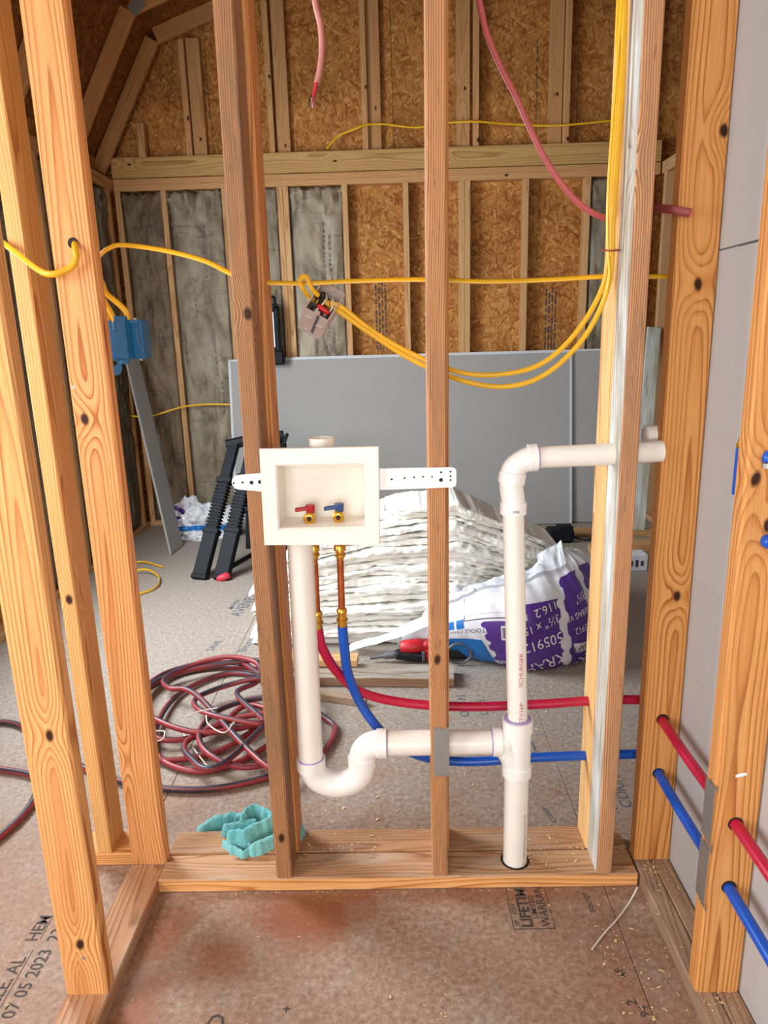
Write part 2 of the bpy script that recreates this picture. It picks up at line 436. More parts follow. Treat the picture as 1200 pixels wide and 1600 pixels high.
k = NT('kraft_paper'); p = k.coord('Object'); oi = k.n.new('ShaderNodeObjectInfo')
n = k.noise(k.vscale(p, (7, 7, 3)), 1, 5, .65, .8).outputs[0]; n2 = k.noise(p, 70, 3, .6).outputs[0]
c = k.ramp(n, [(.30, S(104, 92, 76)), (.48, S(158, 144, 122)), (.62, S(176, 164, 144)), (.8, S(200, 192, 174))])
c = k.mix(k.ramp(k.noise(k.vscale(p, (3, 3, 22)), 1, 3, .6, 1.5).outputs[0], [(.60, BLACK), (.66, (.5, .5, .5)), (.72, BLACK)]), c, S(84, 72, 60))
c = k.mix(.3, c, k.ramp(n2, [(.3, (.7, .7, .7)), (.7, (1.1, 1.1, 1.1))]), 'MULTIPLY')
c = k.mix(1, c, oi.outputs['Color'], 'MULTIPLY'); k.out(c, .6, spec=.3); k.bump(n, .6, .012)

k = NT('fibreglass'); p = k.coord('Object')
n = k.noise(k.vscale(p, (9, 30, 60)), 1, 6, .75, .5).outputs[0]; n2 = k.noise(k.vscale(p, (40, 60, 160)), 1, 4, .7).outputs[0]
c = k.ramp(n, [(.22, S(206, 186, 156)), (.36, S(240, 236, 224)), (.55, S(252, 252, 248))])
c = k.mix(.5, c, k.ramp(n2, [(.25, (.80, .77, .72)), (.55, (1.05, 1.05, 1.05))]), 'MULTIPLY')
k.out(c, .95, spec=.05); k.bump(k.math('ADD', n, n2), .55, .008)

k = NT('terry_cloth'); p = k.coord('Object'); n = k.noise(p, 260, 2, .6).outputs[0]; n2 = k.noise(p, 14, 3).outputs[0]
c = k.mix(1, k.ramp(n2, [(.3, S(96, 176, 182)), (.7, S(132, 206, 206))]), k.ramp(n, [(.3, (.72, .75, .75)), (.65, (1.1, 1.1, 1.1))]), 'MULTIPLY')
k.out(c, .95, spec=.1); k.b.inputs['Sheen Weight'].default_value = .4; k.bump(n, 1.0, .004)

k = NT('clear_film'); k.out(S(232, 236, 244), .25); k.b.inputs['Alpha'].default_value = .8
k.bump(k.noise(k.coord('Object'), 30, 4, .6, .5).outputs[0], .5, .006)
k = NT('white_film'); n = k.noise(k.coord('Object'), 22, 4, .6, .5).outputs[0]
k.out(S(226, 226, 232), .28); k.b.inputs['Alpha'].default_value = .93; k.bump(n, .5, .006)

# ------------------------------------------------------------------ lumber
def lumber(name, p0, p1, a, b, xdir, mat, parent=None, tint=1.0, pith=None, knots=(), bow=0.0, ch=.003, seg=1, twist=0.0, wane=None):
    """a sawn board: runs p0 -> p1 (centre line), width a along xdir, thickness b; local Z is the grain"""
    p0, p1 = Vector(p0), Vector(p1); L = (p1-p0).length; z = (p1-p0).normalized()
    x = Vector(xdir); x = (x-z*x.dot(z)).normalized(); y = z.cross(x)
    R = Matrix((x, y, z)).transposed()
    ha, hb = a/2, b/2
    sec = [(-ha+ch, -hb), (ha-ch, -hb), (ha, -hb+ch), (ha, hb-ch), (ha-ch, hb), (-ha+ch, hb), (-ha, hb-ch), (-ha, -hb+ch)]
    vs = []
    for i in range(seg+1):
        t = i/seg; w_ = bow*4*t*(1-t); tw = twist*(t-.0)
        for (u, v) in sec:
            cu, su = math.cos(tw), math.sin(tw)
            vs.append((u*cu-v*su+w_, u*su+v*cu, t*L))
    n = len(sec)
    fs = [tuple(range(n))[::-1], tuple(seg*n+k for k in range(n))]
    fs += [(i*n+k, i*n+(k+1) % n, (i+1)*n+(k+1) % n, (i+1)*n+k) for i in range(seg) for k in range(n)]
    me = bpy.data.meshes.new(name); me.from_pydata(vs, [], fs); me.materials.append(M[mat])
    o = bpy.data.objects.new(name, me); COL.objects.link(o)
    base = wloc(parent) if parent else Vector((0, 0, 0))
    if parent: o.parent = parent
    o.location = p0-base; o.rotation_euler = R.to_euler()
    tt = tint if isinstance(tint, (tuple, list)) else (tint, tint, tint)
    o.color = (*tt, 1)
    rr = random.Random(hash((round(p0.x, 3), round(p0.y, 3), round(p0.z, 3), round(L, 3))) & 0xffff)
    if pith is None: pith = (rr.uniform(-.03, .03), rr.choice((-1, 1))*rr.uniform(.015, .05), 0)
    o['pith'] = [float(q) for q in pith]
    ks = list(knots)
    for i, kn in enumerate(('knot_a', 'knot_b', 'knot_c')):
        if i < len(ks):
            q = R.transposed() @ (Vector(ks[i])-p0)
            o[kn] = [q.x, q.y, q.z]
        else: o[kn] = [50.0, 50.0, 50.0]
    return o
T, D = .0381, .0889           # dressed two-by-four

def disc(name, c, nrm, r, mat, parent, th=.0012, n=16, ry=None):
    m = MB(); c = Vector(c); nrm = Vector(nrm).normalized()
    m.lathe(c-nrm*th*.4, nrm, [(0, r), (th, r)], n); return m.build(name, mat, parent)

# ------------------------------------------------------------------ floor
FX0, FX1, FY0, FY1 = -1.98, 2.05, -2.4, 5.32
fl = empty('floor', (0, 0, 0), 'dusty brown wood-fibre subfloor with printed panels', None, None, 'structure')
m = MB(); m.box(((FX0+FX1)/2, (FY0+FY1)/2, -.05), (FX1-FX0, FY1-FY0, .06)); m.build('underlay', 'joint_black', fl)
def panel(x0, x1, y0, y1):
    m = MB(); g = .0008
    m.box(((x0+x1)/2, (y0+y1)/2, -.0095), (x1-x0-2*g, y1-y0-2*g, .019), bev=.0012)
    return m.build('floor_panel', 'subfloor', fl)
xs = [FX0, -.725, .494, 1.713, FX1]
fp = {}
for i in range(4):
    ys = [FY0, .62, 3.05, FY1] if i % 2 else [FY0, 1.72-.9, 2.86, FY1]
    for j in range(3): fp[(i, j)] = panel(xs[i], xs[i+1], ys[j], ys[j+1])
def floor_print(body, size, ox, oy, ang, mat='ink', stretch=(1, 1), par=None, bold=.008):
    ca, sa = math.cos(ang), math.sin(ang)
    return lettering(body, size, lambda x, y: (ox+x*ca-y*sa, oy+x*sa+y*ca, .0006), mat, par or fp[(1, 1)], stretch=stretch, bold=bold)
UPW = PI/2
floor_print('LIFETIME', .036, .294, 1.377, UPW, stretch=(1.0, 1.0), par=fp[(1, 1)], bold=.03)
floor_print('LIMITED', .020, .312, 1.402, UPW); floor_print('WARRANTY', .030, .337, 1.379, UPW, stretch=(.95, 1))
floor_print('UP    SOFY', .015, .264, 1.38, UPW)
def floor_bar(x0, y0, x1, y1, th, par, mat='ink'):
    a, b = Vector((x0, y0, .0005)), Vector((x1, y1, .0005)); d = (b-a).normalized(); n = Vector((-d.y, d.x, 0))*th/2
    m = MB(); m.add([a-n, b-n, b+n, a+n], [(0, 1, 2, 3)]); return m.build('printed_line', mat, par)
floor_bar(.249, 1.372, .345, 1.372, .0022, fp[(1, 1)]); floor_bar(.345, 1.372, .345, 1.498, .0014, fp[(1, 1)]); floor_bar(.249, 1.372, .249, 1.498, .0014, fp[(1, 1)])
floor_print('SOOOP', .018, .452, 1.42, UPW+.1); floor_print('4F', .026, .472, 1.245, UPW+.35); floor_print('2', .030, .470, 1.175, UPW); floor_print('94', .026, .487, 1.150, UPW)
floor_print('+', .03, .138-.40, 1.165, 0); floor_print('+', .03, -.29, 1.08, 0)
floor_print('MILLE, AL    HEM', .042, -.868, 1.150, UPW-.02, par=fp[(0, 1)], stretch=(.92, 1)); floor_print('07 05 2023  23:11', .042, -.818, 1.160, UPW-.02, par=fp[(0, 1)], stretch=(.9, 1))
floor_bar(-.858, 1.185, -.860, 1.33, .0016, fp[(0, 1)]); floor_bar(-.858, 1.36, -.860, 1.43, .0016, fp[(0, 1)])
m = MB()
for (r_, w_) in ((.105, .005),):
    n = 28
    m.add([(-.455+math.cos(PI*k/n)*(r_+e), 1.035+math.sin(PI*k/n)*(r_*.95+e), .0006) for k in range(n+1) for e in (0, w_)], [(2*k, 2*k+1, 2*k+3, 2*k+2) for k in range(n)])
m.build('printed_emblem', 'ink', fp[(1, 1)])
floor_print('MED', .05, -.385, 1.065, UPW-.1)
floor_print('CORING', .05, .664, 1.80, UPW-.05, 'ink_blue', par=fp[(2, 1)]); floor_print('MORILLO', .05, .618, 1.79, UPW-.05, 'ink_blue', par=fp[(2, 1)])
floor_print('COREP', .022, .432, 1.745, UPW+.25, 'ink_blue'); floor_print('ED', .02, .475, 1.87, UPW+.2, 'brown_ink')
floor_print('OUT N', .05, .245, 2.32, UPW, 'ink_blue'); floor_print('LIBES', .05, .315, 2.33, UPW, 'ink_blue')
floor_print('AVENEYS', .085, -.80, 3.32, UPW-.12, 'ink_blue', par=fp[(0, 2)]); floor_print('MAVEN', .04, -.86, 3.42, UPW-.12, 'ink_blue', par=fp[(0, 2)])
floor_print('SAVE', .05, -.84, 2.92, UPW-.2, 'ink_blue', par=fp[(0, 2)]); floor_print('EHVEE', .05, -.69, 2.90, UPW-.2, 'ink_blue', par=fp[(1, 1)])
m = MB(); n = 20
m.add([(.385+math.cos(2*PI*k/n)*(.05+e), 2.12+math.sin(2*PI*k/n)*(.07+e), .0006) for k in range(n+1) for e in (0, .009)], [(2*k, 2*k+1, 2*k+3, 2*k+2) for k in range(n)])
m.build('printed_emblem', 'ink_blue', fp[(1, 1)])

# ------------------------------------------------------------------ shell of the building
STUD_H = 2.40
def slab(name, c, s, mat, parent): m = MB(); m.box(c, s); return m.build(name, mat, parent)
wl = empty('wall_left', (-1.9, 2.4, 0), 'left outside wall of the far room, insulated between studs', None, None, 'structure')
XL = -1.86                                     # inner face of its studs
for (y0, y1, z0, z1) in ((-2.4, .0, 0, 2.42), (.0, 1.1, 0, .85), (.0, 1.1, 2.1, 2.42), (1.1, 2.3, 0, 2.42), (2.3, 3.5, 0, .85), (2.3, 3.5, 2.2, 2.42), (3.5, 5.3, 0, 2.42)):
    z1 = 2.62 if z1 == 2.42 else z1; slab('sheathing', (XL-D-.008, (y0+y1)/2, (z0+z1)/2), (.012, y1-y0, z1-z0), 'osb_wall', wl)
wr = empty('wall_right', (.66, 0, 0), 'right closet wall of studs with grey board fixed behind', None, None, 'structure')
wf = empty('wall_far_right', (1.86, 3.2, 0), 'right outside wall of the far room', None, None, 'structure')
wb = empty('wall_back', (0, 5.2, 0), 'gable wall with bare strand board, studs and some insulation', None, None, 'structure')
wm = empty('wall_middle', (0, 1.54, 0), 'open plumbing wall of doubled studs on a doubled plate', None, None, 'structure')
wc = empty('wall_closet_left', (-.67, 1.3, 0), 'left closet wall framing of bright new studs', None, None, 'structure')
we = empty('wall_rear', (0, -2.35, 0), 'wall with a wide doorway behind the viewer', None, None, 'structure')
for (x0, x1, z0, z1) in ((-1.95, -1.72, 0, 2.44), (.62, 2.0, 0, 2.44), (-1.72, .62, 2.32, 2.44)):
    slab('sheathing', ((x0+x1)/2, -2.36, (z0+z1)/2), (x1-x0, .05, z1-z0), 'gypsum_paper', we)
ce = empty('ceiling', (0, 2, 2.44), 'gambrel roof deck of strand board on rafters', None, None, 'structure')
slab('ceiling_board', (0.05, -.36, 2.46), (3.9, 4.1, .013), 'gypsum_paper', ce)

# ------------------------------------------------------------------ wall_middle (plumbing wall)
YF, YR = 1.500, 1.589
bp = lumber('bottom_plate', (-.622, YF+D/2-.0015, T/2), (.575, YF+D/2-.0015, T/2), D, T, (0, 1, 0), 'pine_plate', wm, (1.06, 1.04, 1.0), pith=(.01, -.05, 0))
bp.data.materials.append(M['pine_orange'])
for p_ in bp.data.polygons:
    if p_.normal.x < -.8: p_.material_index = 1        # fresh-sawn front edge
lumber('bottom_plate', (-.622, YR+D/2+.002, T/2), (.575, YR+D/2+.002, T/2), D, T, (0, 1, 0), 'pine_plate', wm, (.98, .92, .86), pith=(-.02, -.03, 0))
TOPZ = 2.40
s1 = lumber('stud', (-.304, YF+D/2, T), (-.296, YF+D/2, TOPZ), T, D, (1, 0, 0), 'pine_brown', wm, (.82, .74, .66), pith=(.16, -.05, 0), knots=[P(388, 490, Y=YF), P(440, 1310, Y=YF)], seg=6, bow=-.006)
lumber('stud', (-.299, YR+D/2, T), (-.288, YR+D/2, TOPZ), T, D, (1, 0, 0), 'pine_orange', wm, (.92, .82, .74), pith=(.06, .03, 0))
s2 = lumber('stud', (.087, YF+D/2, T), (.098, YF+D/2, TOPZ), T, D, (1, 0, 0), 'pine_brown', wm, (1.06, .92, .78), pith=(.17, -.04, 0), knots=[P(684, 1030, Y=YF)], seg=6, bow=-.004)
lumber('stud', (.096, YR+D/2, T), (.106, YR+D/2, TOPZ), T, D, (1, 0, 0), 'pine_orange', wm, (.86, .72, .6), pith=(.05, .03, 0))
s3 = lumber('stud', (.493, YF+D/2, T), (.494, YF+D/2, TOPZ), T, D, (1, 0, 0), 'pine_brown', wm, (1.12, 1.05, 1.0), pith=(-.15, -.06, 0), seg=8, bow=.003, knots=[P(980, 255, Y=1.53)])
s4 = lumber('stud', (.490, YR+D/2, T), (.492, YR+D/2, TOPZ), T, D, (1, 0, 0), 'pine_yellow', wm, (1.04, 1.02, .98), pith=(-.06, .02, 0), seg=8, bow=.002)
lumber('top_plate', (-.71, YF+D, TOPZ+T/2), (.668, YF+D, TOPZ+T/2), 2*D, T, (0, 1, 0), 'pine_plate', wm)
# weathered face skin of the right stud: the left face is paler and greyer
s3.data.materials.append(M['pine_weathered'])
for p_ in s3.data.polygons:
    if p_.normal.x < -.8: p_.material_index = 1
# holes
for (c, r_) in ((P(807, 1354, Z=T), .036),):
    disc('drilled_hole', (c.x, 1.552, T), (0, 0, 1), .037, 'dark_hole', wm)
# nail plate on the middle stud
m = MB(); zz0, zz1 = .325, .447
m.box((.090, YF-.0012, (zz0+zz1)/2), (.037, .0016, zz1-zz0))
for i in range(4):
    for zc, sg in ((zz1, 1), (zz0, -1)):
        if sg < 0 or i in (0, 1, 3): m.box((.0755+i*.0097, YF-.0010, zc+sg*.002), (.006, .0014, .005))
m.build('nail_plate', 'galvanised', s2)

# ------------------------------------------------------------------ wall_closet_left
XA, XB = -.710, -.621; XC = (XA+XB)/2
lumber('bottom_plate', (XC, -.3, T/2), (XC, 1.553, T/2), D, T, (1, 0, 0), 'pine_plate', wc, (.96, .86, .78), pith=(.03, .08, 0))
near = lumber('stud', (XC-.002, 1.181+T/2, T), (XC-.008, 1.181+T/2, TOPZ), D, T, (1, 0, 0), 'pine_orange', wc, (1.02, .98, .92), pith=(.0, -.028, 0), knots=[P(125, 1476, Y=1.181), P(77, 1150, Y=1.181)], ch=.005)
corner = lumber('stud', (XC+.003, 1.555+T/2, T), (XC+.004, 1.555+T/2, TOPZ), D, T, (1, 0, 0), 'pine_orange', wc, (1.03, .97, .93), pith=(-.012, -.035, 0), knots=[P(182, 1188, Y=1.555), P(132, 655, Y=1.555)], ch=.005)
lumber('stud', (-.796, 1.598+D/2, T), (-.800, 1.598+D/2, TOPZ), T, D, (1, 0, 0), 'pine_yellow', wc, (1.0, .92, .82), pith=(.05, -.03, 0), knots=[P(108, 935, Y=1.598)])
lumber('bottom_plate', (-.95, 1.596+D/2, T/2), (-.712, 1.596+D/2, T/2), D, T, (0, 1, 0), 'pine_orange', wc, (1.0, .95, .88))
lumber('top_plate', (XC, -.3, TOPZ+T/2), (XC, 1.49, TOPZ+T/2), D, T, (1, 0, 0), 'pine_plate', wc)
hole_left = P(114, 380, Y=1.555)
disc('drilled_hole', (hole_left.x, 1.555, hole_left.z), (0, -1, 0), .0115, 'dark_hole', corner)
for (x_, y_) in ((115, 605), (131, 1497)):
    c = P(x_, y_, Y=1.555 if y_ < 700 else 1.181); disc('nail_head', c, (0, -1, 0), .004, 'galvanised', corner if y_ < 700 else near, .0008, 10)

# ------------------------------------------------------------------ wall_right
XW = .672
lumber('bottom_plate', (.6035, -.3, T/2), (.6035, 1.60, T/2), .044, T, (1, 0, 0), 'pine_grey', wr, (1.0, .93, .88), pith=(.02, .06, 0))
lumber('bottom_plate', (.6485, -.3, T/2), (.6485, 1.60, T/2), .043, T, (1, 0, 0), 'pine_grey', wr, (1.0, .90, .82), pith=(-.02, .06, 0))
big = lumber('stud', (.6265, 1.547+T/2, T), (.6265, 1.547+T/2, TOPZ), D, T, (1, 0, 0), 'pine_orange', wr, (.98, .90, .72), pith=(.006, -.032, 0), knots=[P(1130, 206, Y=1.547), P(1090, 444, Y=1.547), P(1057, 930, Y=1.547)], ch=.003)
near_r = lumber('stud', (.6265, 1.171+T/2, T), (.6275, 1.171+T/2, TOPZ), D, T, (1, 0, 0), 'pine_orange', wr, (.92, .84, .70), pith=(-.004, -.030, 0), knots=[P(1200, 822, Y=1.171), P(1180, 750, Y=1.171)], ch=.005)
lumber('top_plate', (.6265, -.3, TOPZ+T/2), (.6265, 1.49, TOPZ+T/2), D, T, (1, 0, 0), 'pine_plate', wr)
for (z0, z1) in ((.006, 1.497), (1.501, 2.43)):
    m = MB(); m.box((XW+.0064, .28, (z0+z1)/2), (.0127, 2.66, z1-z0), bev=.001); m.build('drywall_board', 'drywall_face', wr, origin=None)
# nail plates on the edge of the near stud
for (z0, z1, xo) in ((.392, .512, .0), (.252, .378, .0)):
    m = MB(); xe = .6265-D/2-.0012
    m.box((xe, 1.171+T/2-.002, (z0+z1)/2), (.0018, .036, z1-z0))
    for i in range(4):
        m.box((xe, 1.160+i*.0095, z0-.002), (.0016, .005, .006)); m.box((xe, 1.160+i*.0095, z1+.002), (.0016, .005, .006))
    m.build('nail_plate', 'steel_plate', near_r)
for (z_, yy, pa) in ((.432, 1.547, big), (.285, 1.547, big), (.432, 1.171, near_r), (.290, 1.171, near_r)):
    disc('drilled_hole', (.627, yy, z_+.001), (0, -1, 0), .0148, 'dark_hole', pa)
m = MB(); c = P(1158, 1211, Y=1.1705)
m.add([c+Vector((.010*math.cos(2*PI*k/12)*(1+.3*(k % 2)), -.0006, .0045*math.sin(2*PI*k/12)+.002*math.cos(2*PI*k/12))) for k in range(12)]+[c+Vector((0, -.003, 0))], [(k, (k+1) % 12, 12) for k in range(12)]); m.build('spackle_dab', 'spackle', near_r)
# the far-room side of the right wall and the board hung on it
slab('sheathing', (1.96, 3.5, 1.21), (.012, 3.7, 2.42), 'osb_wall', wf)
for (z0, z1) in ((.012, 1.22), (1.224, 2.36)):
    m = MB(); m.box((1.80, 3.55, (z0+z1)/2), (.0127, 2.62, z1-z0), bev=.001); m.build('drywall_board', 'gypsum_paper', wf)
for y_ in (2.3, 2.7, 3.1, 3.5, 3.9, 4.3, 4.7, 5.08): lumber('stud', (1.852, y_, T), (1.852, y_, 2.335), D, T, (1, 0, 0), 'pine_pale', wf)
for k_ in (0, 1): lumber('top_plate', (1.852, 1.7, 2.355+k_*T), (1.852, 5.14, 2.355+k_*T), D, T, (1, 0, 0), 'pine_pale', wf)
lumber('bottom_plate', (1.852, 1.7, T/2), (1.852, 5.14, T/2), D, T, (1, 0, 0), 'pine_pale', wf)
slab('closet_back_board', (1.35, 1.64, 1.21), (1.2, .012, 2.42), 'gypsum_paper', wf)

# ------------------------------------------------------------------ wall_back (gable)
YB = 5.15; YS = YB+D
for (x0, x1) in ((-1.95, -.73), (-.727, .49), (.493, 1.71), (1.713, 2.0)):
    m = MB(); m.box(((x0+x1)/2, 0, 1.22), (x1-x0, 2.44, .012), rot=None)
    me = MB(); w_ = x1-x0
    me.v = []; me.add([(-w_/2, -1.22, 0), (w_/2, -1.22, 0), (w_/2, 1.22, 0), (-w_/2, 1.22, 0), (-w_/2, -1.22, .012), (w_/2, -1.22, .012), (w_/2, 1.22, .012), (-w_/2, 1.22, .012)],
                      [(0, 1, 2, 3), (7, 6, 5, 4), (0, 4, 5, 1), (2, 6, 7, 3), (1, 5, 6, 2), (0, 3, 7, 4)])
    o = me.build('sheathing_board', 'osb_wall'); o.parent = wb; o.rotation_euler = (PI/2, 0, 0)
    o.location = Vector(((x0+x1)/2, YS+.012, 1.22))-Vector(wb.location)
# gable part above the plates: five-sided boards
CX = 1.2; HWID = 3.1; KN = 2.66; KZ = 3.20; RIDGE = KZ+KN*.356     # gambrel: centre, half width, knee distance and heights
def roofz(x):
    x = abs(x-CX)
    return 2.50+(HWID-x)*(KZ-2.50)/(HWID-KN) if x > KN else KZ+(KN-x)*(RIDGE-KZ)/KN
for (x0, x1) in ((-1.99, -1.19), (-1.187, .03), (.033, 1.25), (1.253, 2.47), (2.473, 4.39)):
    cuts = [x0]+[c for c in (CX-KN, CX, CX+KN) if x0 < c < x1]+[x1]
    poly = [(x0, 2.445), (x1, 2.445)]+[(c, roofz(c)+.10) for c in cuts[::-1]]
    me = MB(); cx = (x0+x1)/2
    me.prism([(a-cx, b-2.9, 0) for a, b in poly], (0, 0, .012))
    o = me.build('sheathing_board', 'osb_wall'); o.parent = wb; o.rotation_euler = (PI/2, 0, 0); o.location = Vector((cx, YS+.012, 2.9))-Vector(wb.location)
slab('sky_block_backing', (1.2, YS+.06, 2.1), (6.5, .01, 4.4), 'joint_black', wb)  # dark backing added so no sky shows through the board gaps
# lower studs
low = [(-1.53, 0), (-1.117, 0), (-.742, 0), (-.703, 0), (-.304, 0), (.107, 0), (.484, 0), (.523, 0), (.915, 0), (1.328, 0), (1.72, 0), (-1.84, 0)]
for x_, _ in low:
    lumber('stud', (x_, YB+D/2, T), (x_, YB+D/2, 2.335), T, D, (1, 0, 0), 'pine_pale', wb, (1.0, .97, .93) if x_ > -1 else (.95, .90, .84), seg=1)
lumber('bottom_plate', (-1.86, YB+D/2, T/2), (1.80, YB+D/2, T/2), D, T, (0, 1, 0), 'pine_pale', wb)
for k_ in (0, 1):
    lumber('top_plate', (-1.86, YB+D/2, 2.355+k_*T), (1.80, YB+D/2, 2.355+k_*T), D, T, (0, 1, 0), 'pine_pale', wb, (.98, .88, .78) if k_ else (1.0, .92, .82), knots=[(-.9+k_*1.1, YB, 2.36), (.78-k_, YB, 2.36)], pith=(.02, -.05, 0))
lumber('rim_beam', (-1.86, YB+.019, 2.481), (1.80, YB+.019, 2.481), .128, T, (0, 0, 1), 'pine_green', wb, (1.02, .92, .78), pith=(.03, -.03, 0), knots=[(-1.74, YB, 2.50), (.38*1.0, YB, 2.47), (-.36, YB, 2.48)])
lumber('rim_knot_board', (-1.86, YB+.06, 2.481), (1.80, YB+.06, 2.481), .128, T, (0, 0, 1), 'pine_green', wb)
# upper studs: one on edge and one flat at each place
for (xe, xf) in ((-1.33, -1.262), (-.775, -.70), (-.152, -.09), (.579, .497), (1.172, 1.103), (1.70, 1.63)):
    for (xx, wx, y_, dd) in ((xe, T, YB+.012, D-.012), (xf, D, YB+.045, T)):
        h = min(roofz(xx-wx/2), roofz(xx+wx/2))-.005
        lumber('stud', (xx, y_+dd/2, 2.545), (xx, y_+dd/2, h), wx, dd, (1, 0, 0), 'pine_pale', wb, (.92, .83, .72) if xx == xf else (.98, .90, .80), knots=[(xx+.01, y_, 2.545+random.random()*.7)])
lumber('short_stud', (-1.643, YB+.03, 2.545), (-1.643, YB+.03, 2.75), .05, .06, (1, 0, 0), 'pine_pale', wb, (.98, .88, .76))
# mill stamps on the strand board: lines too small to read
def stamp(x, z0, z1, n, w_):
    m = MB()
    for i in range(n):
        zz = z0
        while zz < z1:
            l_ = random.uniform(.012, .05)
            m.box((x+i*w_, YS-.0006, zz+l_/2), (w_*random.uniform(.35, .6), .0008, l_)); zz += l_+random.uniform(.006, .02)
    tag(m.build('printed_stamp', 'ink', wb), kind='stuff')
stamp(-.115, 1.25, 1.72, 4, .022); stamp(1.085, 1.22, 1.62, 4, .022); stamp(.985, 2.60, 3.2, 1, .012); stamp(-1.195, 2.75, 3.1, 1, .012)

# kraft-faced batts in the bays
def batt(name, x0, x1, z0, z1, tint, seed, sag=.02, plane='back', xw=XL):
    m = MB()
    def fn(u, v):
        e = math.sin(PI*u)**.45*math.sin(PI*min(1, max(0, v)))**.25
        w_ = noise.noise(Vector((u*3.2+seed*5.1, v*7+seed, seed)))*.022+noise.noise(Vector((u*9+seed, v*16, seed*2)))*.010
        w2 = max(0, noise.noise(Vector((u*2.2+seed, v*1.5, 3.3+seed))))*.03-.020*max(0, 1-abs(noise.noise(Vector((u*1.6+seed, v*9+u*2, 9+seed))))*9)-.014*max(0, 1-abs(noise.noise(Vector((u*4+seed*2, v*3, 4+seed))))*7)
        top = max(0, (v-.9)/.1)
        out = -.015+.04*e+w_*e+w2*e+sag*top*noise.noise(Vector((u*7, v*30, seed)))*1.6
        side = noise.noise(Vector((v*6, seed*3, u)))*.006
        if plane == 'back': return (x0+(x1-x0)*u+side, YB+.02-out, z0+(z1-z0)*v)
        return (xw-.02+out, x0+(x1-x0)*u+side, z0+(z1-z0)*v)
    m.grid(fn, 26, 90)
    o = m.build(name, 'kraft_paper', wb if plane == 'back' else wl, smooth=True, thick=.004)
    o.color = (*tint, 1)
    # dark stapled flanges along both edges
    for u0 in (0, .95):
        m = MB(); m.grid(lambda u, v: Vector(fn(u0+u*.05, v))+Vector((0, -.004, 0) if plane == 'back' else (.004, 0, 0)), 2, 60)
        f_ = m.build('stapling_flange', 'kraft_paper', o, smooth=True); f_.color = (.42*tint[0], .40*tint[1], .46*tint[2], 1)
    if plane == 'back' and x1-x0 > .2:
        rq = random.Random(seed)
        for (u_, v0, v1) in ((.60, .72, .90), (.70, .76, .86), (.36, .60, .70), (.64, .46, .60), (.72, .34, .44), (.32, .24, .34)):
            m = MB(); v_ = v0
            while v_ < v1:                        # print too small to read
                dv = rq.uniform(.004, .012)
                m.add([Vector(fn(u_+a_, v_+b_))+Vector((0, -.006, 0)) for a_, b_ in ((0, 0), (.035, 0), (.035, dv), (0, dv))], [(0, 1, 2, 3)]); v_ += dv+rq.uniform(.003, .010)
            tag(m.build('printed_stamp', 'ink_faint', o), kind='stuff')
    return o
batt('insulation_batt', -1.82, -1.545, .05, 2.33, (.55, .47, .39), 1, .05)  # tints deepen to the left: the corner's shade is in the colour
batt('insulation_batt', -1.512, -1.134, .05, 2.33, (.82, .81, .79), 2, .05)
batt('insulation_batt', -1.10, -.758, .05, 2.33, (.84, .83, .80), 3)
batt('insulation_batt', -.686, -.318, .05, 2.33, (.98, .98, .96), 4, .05)
batt('insulation_batt', 1.345, 1.70, .05, 2.33, (.62, .62, .58), 5)
# left wall framing and insulation of the far room
for y_ in (1.78, 2.24, 3.56, 4.06, 4.40, 4.73, 5.06): lumber('stud', (XL-D/2, y_, T), (XL-D/2, y_, 2.335), T, D, (0, 1, 0), 'pine_pale', wl, (.85, .72, .6))
for y_ in (1.1, .0, -.5, -1.2): lumber('stud', (XL-D/2, y_, T), (XL-D/2, y_, 2.335), T, D, (0, 1, 0), 'pine_pale', wl)
for k_ in (0, 1): lumber('top_plate', (XL-D/2, -2.3, 2.355+k_*T), (XL-D/2, 5.14, 2.355+k_*T), D, T, (1, 0, 0), 'pine_pale', wl, (.9, .75, .62))
lumber('bottom_plate', (XL-D/2, -2.3, T/2), (XL-D/2, 5.14, T/2), D, T, (1, 0, 0), 'pine_pale', wl)
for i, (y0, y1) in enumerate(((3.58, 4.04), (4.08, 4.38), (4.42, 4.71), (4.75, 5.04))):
    batt('insulation_batt', y0, y1, .05, 2.33, (.45, .41, .38), 11+i, .05, 'left')  # dark tint puts the back corner's shade into these batts
for (n_, y0, y1, z0, z1) in (('window_1', 2.3, 3.5, .85, 2.2), ('window_2', .0, 1.1, .85, 2.1)):
    m = MB(); xw = XL-D/2
    for (c, s) in (((xw, (y0+y1)/2, z0-.02), (.13, y1-y0+.08, .04)), ((xw, (y0+y1)/2, z1+.02), (.13, y1-y0+.08, .04)), ((xw, y0-.02, (z0+z1)/2), (.13, .04, z1-z0)), ((xw, y1+.02, (z0+z1)/2), (.13, .04, z1-z0))):
        m.box(c, s, bev=.004)
    o = m.build(n_, 'pine_pale'); tag(o, None, None, None, 'structure')

